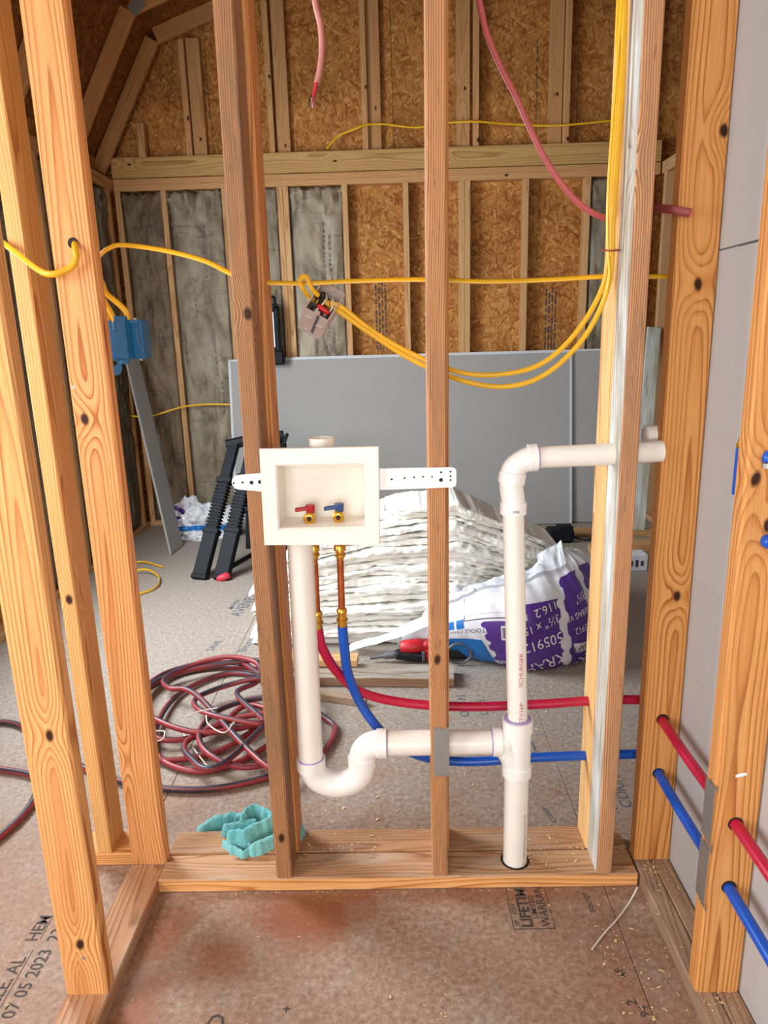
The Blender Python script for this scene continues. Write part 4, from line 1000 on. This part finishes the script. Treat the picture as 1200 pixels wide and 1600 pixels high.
# ---- folded black sawhorse
sh = empty('sawhorse', (-1.0, 4.0, 0), 'black plastic folding sawhorse leaning folded against the drywall', 'sawhorse')
def leg_(p0, p1, w0, name='leg', ribs=True, wd=.078):
    p0, p1 = Vector(p0), Vector(p1); z = (p1-p0).normalized(); x = Vector((1, -.15, 0)); x = (x-z*x.dot(z)).normalized(); y = z.cross(x)
    R = Matrix((x, y, z)).transposed(); L_ = (p1-p0).length; m = MB()
    m.box(p0+z*L_*.16, (wd*1.12, .050, L_*.32), R, bev=.006)
    m.box(p0+z*L_*.62, (wd*.86, .040, L_*.76), R, bev=.006)
    m.box(p0+z*L_*.33, (wd*1.25, .058, L_*.035), R, bev=.004); m.box(p0+z*L_*.70, (wd*1.2, .056, L_*.045), R, bev=.004); m.box(p0+z*.012, (wd*1.25, .060, .03), R, bev=.006)
    lg = m.build(name, 'black_plastic', sh)
    if ribs:
        for i in range(13):
            m = MB(); m.box(p0+z*L_*(.37+.31*i/13), (wd*1.08, .050, L_*.012), R, bev=.002); m.build('rib', 'black_plastic', lg)
    return lg
tA, tB = P(367, 690, Y=4.40), P(398, 684, Y=4.36)
fA, fB = P(312, 905, Z=.0), P(346, 906, Z=.0)
leg_(fA, tA, .05); leg_(fB, tB, .05)
fC = P(438, 884, Z=.0); tC = P(436, 690, Y=4.40); fD = P(452, 860, Z=0)
leg_(fC+Vector((-.03, .10, 0)), tC+Vector((-.10, .0, 0)), .05, ribs=True)
leg_(fD+Vector((.0, .1, 0)), tC+Vector((.0, .05, 0)), .05, ribs=False)
m = MB(); m.tube([tA+Vector((-.05, 0, -.02)), (tA+tC)/2+Vector((0, 0, .02)), tC+Vector((.03, 0, .035))], .034, 8); m.build('top_rail', 'black_plastic', sh)
m = MB(); m.box(tC+Vector((.045, -.02, .02)), (.02, .03, .07), Matrix.Rotation(.4, 3, 'Y'), bev=.004); m.build('rail_hook', 'black_plastic', sh)
m = MB(); a_ = fB+Vector((.02, .02, .05)); b_ = P(402, 862, Y=4.2); m.tube([a_, (a_+b_)/2, b_, b_+Vector((.25, .1, .06))], .014, 8); m.build('brace', 'black_plastic', sh)
m = MB(); m.tube(spline([P(372, 810, Y=4.1), P(380, 800, Y=4.12), P(388, 795, Y=4.12), P(398, 780, Y=4.14)], 5), .012, 8); m.build('hinge_strap', 'black_rubber', sh)
m = MB(); m.box((fB+tC)/2+Vector((.08, .14, -.12)), (.30, .02, .34), Matrix.Rotation(-.35, 3, 'X'), bev=.004); m.build('shelf_panel', 'black_plastic', sh)
m = MB(); f_ = fB+Vector((.02, -.02, .022)); m.lathe(f_+Vector((-.04, 0, -.012)), (1, .2, .25), [(0, .012), (.02, .022), (.06, .024), (.075, .014)], 12); m.build('foot_cap', 'red_rubber', sh, smooth=True)

# ---- crumpled plastic sacking in the corner
def crumple(name, c, s, seed, mat, label, cat, sub=4, patches=()):
    bm = bmesh.new(); bmesh.ops.create_icosphere(bm, subdivisions=sub, radius=1)
    for v in bm.verts:
        d = v.co.normalized(); n_ = 0
        for o_, f_ in ((1, 1.4), (.55, 3.1), (.3, 6.3)):
            n_ += o_*(abs(noise.noise(d*f_+Vector((seed, seed*2, 0))))*1.5-.35)
        r_ = 1+.42*n_
        v.co = Vector((d.x*s[0], d.y*s[1], d.z*s[2]))*r_
        if v.co.z < -s[2]*.55: v.co.z = -s[2]*.55
    me = bpy.data.meshes.new(name); bm.to_mesh(me); bm.free()
    for mt in mat: me.materials.append(M[mt])
    for p_ in me.polygons:
        for (ax, lo, hi, mi) in patches:
            d = p_.center; val = d.x*ax[0]+d.y*ax[1]+d.z*ax[2]
            if lo < val < hi: p_.material_index = mi
        p_.use_smooth = False
    o = bpy.data.objects.new(name, me); COL.objects.link(o); o.location = Vector(c)+Vector((0, 0, s[2]*.55))
    return tag(o, label, cat)
crumple('plastic_sacking', (-1.36, 4.83, 0), (.20, .14, .15), 3.3, ['white_film', 'bag_blue', 'bag_purple'], 'crumpled white plastic sack with blue and purple print in the far left corner', 'plastic sack', 5, (((0, .3, 1), -.045, -.01, 1), ((-1, 0, .5), .19, .26, 2)))
# purple-printed fold behind it
crumple('sack_fold', (-1.52, 4.93, .0), (.12, .08, .16), 8.1, ['white_film', 'bag_purple'], 'smaller grey-white plastic fold with purple print behind the crumpled sack', 'plastic sack', 4, (((.3, 0, 1), .075, .105, 1), ((-.3, 0, 1), .02, .035, 1)))
# ---- yellow cable lying on the floor
cable('floor_cable', [P(205, 880, Z=.01), P(225, 878, Z=.012), P(255, 886, Z=.008)], .006, 'yellow_cable', 'thin yellow cable end lying on the floor beyond the left studs', 8)
cable('floor_cable', [P(205, 893, Z=.02), P(228, 890, Z=.03), P(246, 899, Z=.02), P(248, 912, Z=.012), P(236, 922, Z=.01), P(212, 929, Z=.01), P(195, 932, Z=.01)], .007, 'yellow_cable', 'looped yellow cable end lying on the floor beyond the left studs', 8)

# ---- work light standing at the drywall
wk = empty('work_light', P(430, 568, Y=5.055), 'black-framed panel work light hung on the drywall top edge', 'work light')
p0, p1 = P(418, 568, Y=5.055), P(441, 482, Y=5.055); zc0, zc1 = p0.z, P(430, 476, Y=5.055).z
xl_, xr__ = -.90, -.785
m = MB(); m.box(((xl_+xr__)/2, 5.060, (zc0+zc1)/2), (xr__-xl_, .035, zc1-zc0-.02), bev=.006)
m.box((xr__-.012, 5.045, (zc0+zc1)/2), (.036, .05, zc1-zc0-.01), bev=.008); m.box((xl_+.01, 5.045, (zc0+zc1)/2), (.03, .05, zc1-zc0-.01), bev=.008)
m.box(((xl_+xr__)/2+.012, 5.040, zc0+.04), (xr__-xl_+.03, .06, .10), bev=.012); m.box(((xl_+xr__)/2, 5.045, zc1-.015), (xr__-xl_+.01, .05, .04), bev=.008); m.build('frame', 'black_plastic', wk)
m = MB(); m.box(((xl_+xr__)/2, 5.041, (zc0+zc1)/2+.03), (xr__-xl_-.055, .004, zc1-zc0-.16)); m.build('diffuser', 'light_diffuser', wk)
m = MB(); hx = xr__-.018
m.tube([(xl_+.02, 5.055, zc1), (xl_+.02, 5.055, zc1+.05), (xl_+.03, 5.055, zc1+.058), (hx-.01, 5.055, zc1+.05), (hx, 5.055, zc1+.042), (hx, 5.055, zc1)], .010, 8); m.build('handle', 'black_plastic', wk)

# ---- bundle of fibreglass batts
NB = 22
HX = [(-.75, .30), (-.62, .40), (-.40, .50), (-.10, .585), (.10, .60), (.26, .615), (.45, .53), (.62, .445), (.75, .37), (.95, .27)]
def pile_h(x):
    for (a_, ha), (b_, hb) in zip(HX, HX[1:]):
        if x <= b_: return ha+(hb-ha)*(x-a_)/(b_-a_)
    return .27
def yfront(x): return 2.93+.10*max(0, (x-.3))**1.2-.02*math.sin(x*4)
for i in range(NB):
    rr = random.Random(100+i)
    x0 = -.67+rr.uniform(-.02, .08)+(.62 if i == NB-1 else .36*(max(0, i-14)/7)**1.2); x1 = .82-.01*max(0, i-14)+rr.uniform(-.03, .02)
    lead = rr.uniform(-.025, .03)
    m = MB(); NU, NW = 190, 18
    def ring(u, k):
        x = x0+(x1-x0)*u
        h = pile_h(x); lo, hi = i/NB, (i+1)/NB
        bend = .02*noise.noise(Vector((x*2.5, i*.7, 0)))
        z0, z1 = h*lo+bend*(i > 0), h*hi+.02*noise.noise(Vector((x*2.5, (i+1)*.7, 0)))*(i < NB-1)
        t = (z1-z0)
        yf = yfront(x)+lead+.16*(lo**1.5)+.014*noise.noise(Vector((x*6, i*3.1, 1))); yb = yf+.52-.15*lo
        a = k/NW*2*PI
        # rounded slab section
        cy, cz = (yf+yb)/2, (z0+z1)/2; hy, hz = (yb-yf)/2, t/2*1.0
        ca, sa = math.cos(a), math.sin(a)
        py = cy-hy*(abs(ca)**.12)*(1 if ca > 0 else -1); pz = cz+hz*(abs(sa)**.38)*(1 if sa > 0 else -1)
        nz = noise.noise(Vector((x*12, py*14, pz*60+i*7)))*.011+noise.noise(Vector((x*36, py*22, pz*150+i*3)))*.007+noise.noise(Vector((x*5, i*2.3, 3)))*.014
        taper = min(1, u*14, (1-u)*14+.6)
        d = Vector((0, -ca, sa*.6)).normalized()
        return Vector((x, cy+(py-cy)*(.9+.1*taper), max(.004, cz+(pz-cz)*taper)))+d*nz
    vs = [ring(u/NU, k) for u in range(NU+1) for k in range(NW)]
    vs = [Vector((v.x, v.y, max(v.z, .004))) for v in vs]
    fs = [(u*NW+k, u*NW+(k+1) % NW, (u+1)*NW+(k+1) % NW, (u+1)*NW+k) for u in range(NU) for k in range(NW)]
    fs += [tuple(range(NW))[::-1], tuple(NU*NW+k for k in range(NW))]
    m.add(vs, fs); o = m.build('fibreglass_batt', 'fibreglass', None, smooth=True, origin=(0.1, 3.1, 0))
    nth = ['', 'second', 'third', 'fourth', 'fifth', 'sixth', 'seventh', 'eighth', 'ninth', 'tenth', 'eleventh']
    wd_ = 'lowest' if i == 0 else 'topmost' if i == NB-1 else nth[i]+' from the floor' if i < 11 else nth[NB-1-i]+' from the top'
    tag(o, 'white fibreglass insulation batt, %s in the bundle on the floor' % wd_, 'insulation batt', 'batts bundled on the floor')

# ---- the printed sack the batts come out of
sk = empty('insulation_sack', (.45, 2.75, 0), 'torn white plastic insulation sack with purple and blue print around the batts', 'insulation sack')
cols = [  # along the sack: under, bottom, belly, shoulder, rim, tucked behind
    [(620, 1012, 2.98), (622, 1010, 2.92), (624, 1004, 2.89), (628, 996, 2.88), (634, 984, 2.89), (640, 975, 2.93)],
    [(660, 1022, 2.98), (662, 1018, 2.88), (664, 1004, 2.84), (668, 988, 2.83), (672, 966, 2.85), (676, 948, 2.90)],
    [(705, 1030, 2.96), (708, 1026, 2.82), (708, 1000, 2.75), (706, 972, 2.75), (704, 944, 2.80), (704, 930, 2.88)],
    [(760, 1040, 2.94), (764, 1040, 2.74), (762, 1006, 2.67), (760, 962, 2.68), (760, 924, 2.76), (760, 908, 2.88)],
    [(826, 1046, 2.92), (826, 1054, 2.68), (826, 1010, 2.62), (824, 960, 2.64), (820, 914, 2.74), (818, 894, 2.90)],
    [(880, 1040, 2.92), (878, 1047, 2.70), (882, 1008, 2.645), (880, 950, 2.68), (872, 898, 2.78), (868, 862, 2.95)],
    [(915, 1026, 2.95), (918, 1032, 2.76), (924, 1000, 2.72), (920, 940, 2.74), (900, 884, 2.84), (884, 858, 2.98)],
    [(935, 1008, 3.05), (944, 1010, 2.88), (952, 985, 2.84), (946, 930, 2.86), (922, 878, 2.92), (896, 858, 3.04)],
    [(945, 980, 3.25), (956, 975, 3.12), (960, 950, 3.10), (952, 915, 3.10), (930, 880, 3.10), (900, 862, 3.12)],
]
G = [[P(x, y, Y=Y_) for (x, y, Y_) in c_] for c_ in cols]
for c_ in G:
    for p_ in c_: p_.z = max(p_.z, .006)
def cr(a, b, c_, d, t): return .5*((2*b)+(c_-a)*t+(2*a-5*b+4*c_-d)*t*t+(3*b-a-3*c_+d)*t**3)
def cr1(pts, t):
    n = len(pts)-1; s_ = min(max(t, 0), .99999)*n; i = int(s_); f_ = s_-i
    return cr(pts[max(i-1, 0)], pts[i], pts[i+1], pts[min(i+2, n)], f_)
def sack(u, v):
    return cr1([cr1(c_, v) for c_ in G], u)
def sack_n(u, v, off=0.0):
    p_ = sack(u, v); e = .01
    n_ = (sack(min(u+e, 1), v)-sack(max(u-e, 0), v)).cross(sack(u, min(v+e, 1))-sack(u, max(v-e, 0)))
    n_ = n_.normalized() if n_.length > 1e-9 else Vector((0, -1, 0))
    if n_.y > 0: n_ = -n_
    rim = max(0, v-.62)/.38
    wr_ = noise.noise(Vector((u*7, v*3, 1)))*.014+noise.noise(Vector((u*26+v*6, v*5, 4)))*.006*(1+1.5*rim)+abs(noise.noise(Vector((u*60+v*12, v*3, 7))))*.009*rim
    return p_+n_*(wr_+off)
m = MB(); m.grid(lambda u, v: sack_n(u, v), 150, 70); m.build('film', 'white_film', sk, smooth=True)
def patch(u0, u1, v0, v1, mat, name='printed_field', skew=0.0, jag=0.0, nu=24, nv=24, off=.0016):
    m = MB()
    def fn(a, b):
        u = u0+(u1-u0)*a+skew*(b-.5); v = v0+(v1-v0)*b
        if jag and a in (0.0, 1.0): u += jag*(1 if int(b*9) % 2 else -1)
        return sack_n(u, v, off)
    m.grid(fn, nu, nv); return m.build(name, mat, sk, smooth=True)
# sack u: 0..1 over nine columns (708px at .25, 826px at .5, 880px at .625, 918px at .75)
patch(.16, .385, .16, .43, 'bag_blue', skew=-.06)
patch(.385, .56, .18, .56, 'bag_purple', skew=-.05, jag=.006)
patch(.50, .615, .16, .66, 'bag_purple', skew=-.02, jag=.006)
patch(.645, .745, .20, .78, 'bag_purple', skew=-.03, jag=.006)
patch(.775, .86, .42, .80, 'bag_purple', skew=-.02, jag=.006)
patch(.42, .455, .44, .53, 'bag_white', 'barcode_label', off=.003)
for i in range(9): patch(.424+i*.0033, .4257+i*.0033+(.0008 if i % 3 else 0), .452, .52, 'bag_ink', 'barcode_bar', nu=1, nv=4, off=.0042)
for (a_, b_) in ((.135, .165), (.175, .205), (.235, .262), (.272, .298)): patch(a_, b_, .52, .60, 'bag_blue', nu=6, nv=6)
patch(.30, .44, .62, .78, 'bag_white', 'clear_field')
for (a_, b_, c_, d_) in ((.30, .302, .58, .80), (.30, .45, .578, .584)): patch(a_, b_, c_, d_, 'bag_ink', 'printed_rule', nu=20, nv=14)
def sack_text(body, size, u0, v0, mat, rot=PI, off=.0040):
    ca, sa = math.cos(rot), math.sin(rot)
    def place(x, y):
        X, Y_ = x*ca-y*sa, x*sa+y*ca
        return sack_n(u0+X/1.18, v0+Y_/.62, off)
    return lettering(body, size, place, mat, sk)
sack_text('TOOLS CHVOH', .026, .372, .515, 'bag_ink', PI+.02)
sack_text('116.2', .045, .60, .655, 'bag_white', PI+.25); sack_text('3½" x 15"', .040, .605, .575, 'bag_white', PI+.25)
sack_text('505912', .055, .612, .485, 'bag_white', PI+.25); sack_text('KRAFT', .070, .625, .36, 'bag_white', PI+.3); sack_text('R-13', .10, .735, .33, 'bag_white', PI+.45)
sack_text('3½"', .036, .728, .66, 'bag_white', PI+.2); sack_text('80/BAG VAK', .026, .738, .585, 'bag_white', PI+.2); sack_text('505912', .030, .74, .515, 'bag_white', PI+.2)
patch(.665, .755, .34, .405, 'bag_white', 'printed_field', skew=-.01, off=.003); sack_text('KRAFT', .034, .745, .40, 'bag_ink', PI+.1, .0062)
sack_text('VAK', .034, .455, .295, 'bag_white', PI+.2)
# loose clear flap trailing to the left
m = MB()
fa = [P(545, 1018, Y=2.84), P(570, 1010, Y=2.83), P(610, 1000, Y=2.81), P(650, 986, Y=2.79), P(700, 964, Y=2.78), P(740, 940, Y=2.78)]
fb = [P(548, 1006, Y=2.92), P(566, 1000, Y=2.90), P(600, 992, Y=2.88), P(640, 972, Y=2.86), P(690, 950, Y=2.84), P(735, 926, Y=2.84)]
m.grid(lambda u, v: cr1(fa, u).lerp(cr1(fb, u), v)+Vector((0, 0, .012*math.sin(PI*v)+.006*noise.noise(Vector((u*9, v*4, 2))))), 40, 8); m.build('loose_flap', 'clear_film', sk, smooth=True)
m = MB()
m.grid(lambda u, v: sack_n(.12+.56*u, .84+.20*v if .84+.2*v < 1 else 1.0, .014)+Vector((0, -.005+.03*v, .016*v+.006*noise.noise(Vector((u*30, v*3, 5))))), 90, 10); m.build('gathered_rim', 'clear_film', sk, smooth=True)

# ---- lumber scraps, saw, oddments on the floor
def scrap(name, p0, p1, a, b, mat, tint, label, xd=(0, 1, 0), grp='lumber scraps on the floor'):
    return tag(lumber(name, p0, p1, a, b, xd, mat, None, tint), label, 'board', grp)
gs = scrap('lumber_scrap', (-.56, 2.645, T/2+.001), (.21, 2.600, T/2+.001), .125, T, 'pine_grey', (.86, .74, .66), 'grey-topped board lying flat in front of the batts and sack')
gs.data.materials.append(M['pine_weathered'])
for p_ in gs.data.polygons:
    if abs(p_.normal.y) > .8: p_.material_index = 1
scrap('lumber_scrap', (-.56, 2.70, T*1.5+.002), (-.176, 2.68, T*1.5+.002), .07, T*.8, 'pine_pale', (1.12, 1.14, 1.12), 'pale clean short block lying on the grey-topped board')
m = MB(); a_, b_ = P(462, 1076, Z=.02), P(572, 1098, Z=.012); d = (b_-a_).normalized(); s_ = Vector((-d.y, d.x, 0))*.032
m.prism([a_-s_-Vector((0, 0, .018)), b_-s_*.5-Vector((0, 0, .010)), b_+s_*.3-Vector((0, 0, .010)), a_+s_-Vector((0, 0, .018))], (0, 0, .026))
o = m.build('wedge_scrap', 'pine_grey', None, origin=a_); o['pith'] = [0.0, .05, 0.0]; o.color = (1.0, 1.0, 1.0, 1)
for kn in ('knot_a', 'knot_b', 'knot_c'): o[kn] = [50.0, 50.0, 50.0]
tag(o, 'weathered grey wood splinter tapering to a point on the floor', 'board', 'lumber scraps on the floor')
# red and black power tool half under the sack
tl = empty('power_tool', (.09, 2.80, 0), 'red and black cordless power tool lying under the sack', 'power tool')
z_ = .058; tx = .055
m = MB(); m.lathe((-.055+tx, 2.79, z_), (1, .05, .08), [(0, .02), (.01, .030), (.06, .033), (.09, .031), (.10, .026)], 16); m.box((.07+tx, 2.795, z_+.006), (.09, .055, .05), Matrix.Rotation(-.08, 3, 'Y'), bev=.012); m.build('housing', 'tool_red', tl, smooth=True)
m = MB(); m.box((.125+tx, 2.80, .036), (.22, .07, .055), bev=.014); m.build('grip', 'black_rubber', tl)
m = MB(); m.box((-.02+tx, 2.775, .030), (.12, .05, .036), Matrix.Rotation(.12, 3, 'Y'), bev=.01); m.build('battery', 'black_rubber', tl)
m = MB(); m.box((.06+tx, 2.757, z_-.022), (.016, .012, .05), Matrix.Rotation(-.1, 3, 'Y'), bev=.003); m.build('trigger_guard', 'tool_red', tl)
m = MB(); m.box((.042+tx, 2.752, z_-.024), (.014, .012, .044), bev=.003); m.build('vent_strip', 'tool_grey', tl)
m = MB(); m.lathe((-.075+tx, 2.775, z_-.022), (-1, 0, -.15), [(0, .018), (.04, .015), (.06, .008), (.11, .006)], 12); m.build('chuck', 'tool_grey', tl, smooth=True)
m = MB(); m.tube([Vector((.245+.05*math.cos(a), 2.73, .055+.045*math.sin(a))) for a in [2*PI*i/20 for i in range(21)]], .006, 6, caps=False); m.build('guard_ring', 'tool_grey', tl, smooth=True)
# charger, cords and block far right
cg = empty('charger', (1.05, 4.5, 0), 'small black battery charger on the floor by the far drywall', 'charger')
m = MB(); m.box((1.06, 4.50, .05), (.17, .12, .09), bev=.015); m.box((1.09, 4.49, .10), (.10, .08, .03), bev=.01); m.build('body', 'black_plastic', cg)
m = MB(); m.tube(spline([(1.15, 4.5, .03), (1.24, 4.46, .02), (1.34, 4.5, .05), (1.42, 4.56, .09), (1.46, 4.52, .03), (1.36, 4.47, .015), (1.5, 4.46, .02)], 8), .008, 6); m.build('cord', 'black_rubber', cg, smooth=True)
scrap('floor_board', (.84, 4.72, .014), (1.72, 4.62, .014), .14, .026, 'pine_pale', (.9, .86, .8), 'long pale board lying below the drywall right of the batts')
scrap('wood_block', (1.19, 4.24, .022), (1.56, 4.20, .022), .13, .042, 'pine_pale', (1.02, .98, .9), 'pale short wood block on the floor behind the sack')
scrap('wood_block', (1.30, 4.02, .11), (1.55, 4.05, .11), .10, .03, 'pine_pale', (1.0, .92, .8), 'thin wood offcut resting on the small white carton')
bxx = empty('carton', (1.36, 3.95, 0), 'small white printed carton on the floor behind the right stud', 'carton')
m = MB(); m.box((1.34, 3.96, .048), (.16, .16, .094), bev=.002); m.build('box', 'cardboard_white', bxx)
m = MB()
for i in range(5): m.box((1.27+i*.030, 3.879, .045), (.016, .001, .03+.012*(i % 2)))
m.build('printed_mark', 'bag_ink', bxx)
tag(lumber('leaning_board', P(995, 834, Z=.0)+Vector((0, 0, .002)), P(1022, 512, Y=5.02), .095, .02, (1, 0, 0), 'pine_weathered', None, (1.12, 1.06, .96), seg=1), 'pale weathered board leaning against the far wall behind the right stud', 'board')

# ---- air hose coil
hs = []
rr = random.Random(21)
cx0, cy0 = -.68, 2.33
def loop(n, cx, cy, rx, ry, ph, z, turns=1.0, wob=.05):
    for i in range(n):
        a = ph+2*PI*turns*i/n
        k_ = 1+wob*math.sin(3*a+ph)
        hs.append(Vector((cx+rx*k_*math.cos(a), cy+ry*k_*math.sin(a), max(.013, z+.012*math.sin(2*a+ph)))))
loop(9, -.64, 2.34, .25, .34, 1.2, .014)
loop(9, -.74, 2.40, .27, .34, .9, .024)
loop(9, -.78, 2.46, .23, .30, .4, .036)
loop(8, -.52, 2.20, .18, .22, .1, .044)
loop(9, -.68, 2.44, .31, .27, -.2, .050)
loop(9, -.54, 2.36, .22, .16, -.6, .064)
loop(8, -.74, 2.55, .19, .16, -.9, .060)
loop(9, -.50, 2.10, .22, .16, -1.2, .050)
hs += [Vector((-.40, 2.36, .05)), Vector((-.28, 2.30, .02)), Vector((-.235, 2.22, .014)), Vector((-.28, 2.06, .014)), Vector((-.42, 1.96, .014)), Vector((-.60, 1.90, .014)), Vector((-.80, 1.92, .014)), Vector((-1.0, 2.0, .014)), Vector((-1.22, 2.16, .014)), Vector((-1.40, 2.30, .014)), Vector((-1.52, 2.30, .014)), Vector((-1.50, 2.14, .014)), Vector((-1.36, 2.04, .014)), Vector((-1.18, 1.98, .014)), Vector((-1.12, 1.86, .014)), Vector((-1.13, 1.72, .014)), Vector((-1.2, 1.55, .014)), Vector((-1.28, 1.42, .014))]
m = MB(); m.tube(spline(hs, 8), .0104, 9); tag(m.build('air_hose', 'hose_skin', None, smooth=True, origin=(cx0, cy0, 0)), 'dark red air hose heaped in tangled loops on the floor', 'hose')
for i, (pts, lab) in enumerate((([(322, 1118), (326, 1132), (350, 1145), (366, 1128)], 'bent white tie loop lying on the hose coil'), ([(292, 1120), (310, 1112), (340, 1106)], 'straight white tie across the middle of the hose coil'), ([(280, 1136), (300, 1166), (326, 1200)], 'long thin white strand in front of the hose coil'), ([(243, 1142), (257, 1143), (254, 1155), (244, 1158)], 'small bent white tie at the left of the hose coil'))):
    m = MB(); zz = .115 if i < 2 else (.02 if i == 2 else .06); m.tube(spline([P(x, y, Z=zz) for x, y in pts], 6), .0022, 6)
    tag(m.build('plastic_tie', 'string_white', None, origin=P(*pts[0], Z=zz)), lab, 'plastic tie', 'white ties around the hose')

# ---- teal towel
def seg_d(p_, pts):
    best = (9, 0)
    for a_, b_ in zip(pts, pts[1:]):
        d_ = b_-a_; t = max(0, min(1, (p_-a_).dot(d_)/d_.dot(d_))); dd = (p_-a_-d_*t).length
        best = min(best, (dd, 0))
    return best[0]
def tz(x, y, z): q_ = P(x, y, Z=z); return Vector((q_.x, q_.y))
folds = [([tz(316, 1298, .03), tz(336, 1276, .05), tz(360, 1266, .06), tz(380, 1262, .07)], .050, .020),
         ([tz(318, 1300, .02), tz(345, 1302, .03)], .022, .014),
         ([tz(378, 1272, .09), tz(384, 1256, .10), tz(398, 1249, .10), tz(412, 1256, .10), tz(424, 1268, .09)], .088, .013),
         ([tz(352, 1288, .07), tz(372, 1278, .085), tz(396, 1274, .085)], .072, .016),
         ([tz(362, 1312, .06), tz(380, 1298, .09), tz(404, 1280, .10), tz(440, 1256, .11)], .092, .017),
         ([tz(350, 1316, .05), tz(364, 1326, .05), tz(380, 1333, .05), tz(391, 1322, .06), tz(389, 1308, .06)], .058, .0085),
         ([tz(396, 1326, .055), tz(414, 1316, .06), tz(436, 1300, .07), tz(452, 1288, .06)], .070, .017),
         ([tz(440, 1262, .09), tz(458, 1270, .08), tz(468, 1296, .05), tz(466, 1308, .04)], .070, .020),
         ([tz(372, 1316, .05), tz(400, 1304, .05), tz(440, 1290, .05)], .052, .030)]
lo = Vector((min(p_.x for f_ in folds for p_ in f_[0])-.03, min(p_.y for f_ in folds for p_ in f_[0])-.02)); hi = Vector((max(p_.x for f_ in folds for p_ in f_[0])+.03, max(p_.y for f_ in folds for p_ in f_[0])+.04))
def towel_z(x, y):
    p_ = Vector((x+.004*noise.noise(Vector((x*60, y*60, 1))), y+.004*noise.noise(Vector((x*60, y*60, 5))))); base = .041 if y < YR+D+.004 else .003
    h = -1
    for (pts, hh, w_) in folds:
        d_ = seg_d(p_, pts)/w_
        h = max(h, (hh-.0)*(1-d_**3.2)) if d_ < 1.4 else h
    nz = .004*noise.noise(Vector((x*45, y*45, 2)))+.002*noise.noise(Vector((x*120, y*120, 3)))
    return max(base-.012, h+nz)
m = MB(); m.grid(lambda u, v: Vector((lo.x+(hi.x-lo.x)*u, lo.y+(hi.y-lo.y)*v, towel_z(lo.x+(hi.x-lo.x)*u, lo.y+(hi.y-lo.y)*v))), 130, 110)
keep = []
for f_ in m.f:
    if max(m.v[q_].z-((.041 if m.v[q_].y < YR+D+.004 else .003)-.012) for q_ in f_) > .004: keep.append(f_)
m.f = keep; m.m = [0]*len(keep)
o = m.build('towel', 'terry_cloth', None, smooth=True, origin=P(385, 1320, Y=1.66))
bm = bmesh.new(); bm.from_mesh(o.data); bmesh.ops.delete(bm, geom=[v for v in bm.verts if not v.link_faces], context='VERTS'); bm.to_mesh(o.data); bm.free()
tag(o, 'crumpled teal terry towel lying on the doubled bottom plate', 'towel')

# ---- string and shavings
m = MB(); sp_ = [P(996, 1386, Z=.030), P(990, 1398, Z=.012), P(982, 1412, Z=.004), P(966, 1434, Z=.004), P(944, 1458, Z=.004), P(925, 1483, Z=.004)]
m.tube(spline(sp_, 6), .0019, 6); tag(m.build('white_string', 'string_white', None, origin=sp_[2]), 'short white string hanging off the plate end onto the closet floor', 'string')
m = MB(); rr = random.Random(5)
def shaving(x, y, z, s_):
    a = rr.uniform(0, 2*PI); d = Vector((math.cos(a), math.sin(a), 0)); n_ = Vector((-d.y, d.x, 0)); s_ *= rr.choice((.45, .6, .8, 1, 1.4)); l_ = s_*rr.uniform(.5, 1.5); w_ = s_*rr.uniform(.2, .6); h = s_*rr.uniform(.1, .5)
    c_ = Vector((x, y, z+.0008))
    m.add([c_-d*l_-n_*w_, c_-d*l_+n_*w_, c_+n_*w_+Vector((0, 0, h)), c_-n_*w_+Vector((0, 0, h)), c_+d*l_-n_*w_, c_+d*l_+n_*w_], [(0, 1, 2, 3), (3, 2, 5, 4)])
def zof(x, y):
    if -.62 < x < .575 and YF < y < YR+D: return T
    if .58 < x < .668 and y < 1.55: return T
    if XA < x < XB and y < 1.55: return T
    return 0.0
def scatter(n, cx, cy, sx, sy, s0, s1):
    for _ in range(n):
        x, y = rr.gauss(cx, sx), rr.gauss(cy, sy)
        if .668 < x and y < 1.6: continue
        shaving(x, y, zof(x, y), rr.uniform(s0, s1))
scatter(190, .50, 1.28, .05, .14, .0015, .0042); scatter(90, .56, 1.60, .035, .05, .0015, .004); scatter(120, .34, 1.60, .08, .05, .0015, .004); scatter(90, -.2, 1.60, .08, .04, .0015, .004)
scatter(130, .08, 1.13, .03, .08, .0008, .0022); scatter(60, -.25, 1.2, .25, .15, .0012, .003); scatter(260, .1, 2.3, .35, .2, .002, .005); scatter(160, .55, 2.3, .2, .3, .002, .005); scatter(120, -.1, 1.85, .4, .1, .0015, .004)
scatter(70, .625, 1.5, .02, .04, .0015, .004); scatter(60, .63, 1.15, .02, .02, .001, .003); scatter(40, -.66, 1.2, .03, .15, .0012, .003); scatter(60, -.85, 1.25, .12, .12, .0012, .003); scatter(120, .1, 2.55, .3, .06, .002, .004)
for i in range(60):
    x = rr.uniform(-.6, .57); shaving(x, YF-.004-abs(rr.gauss(0, .008)), 0, .002)
tag(m.build('wood_shavings', 'shaving', None), 'pale wood shavings scattered over floor and plates', 'shavings', None, 'stuff')
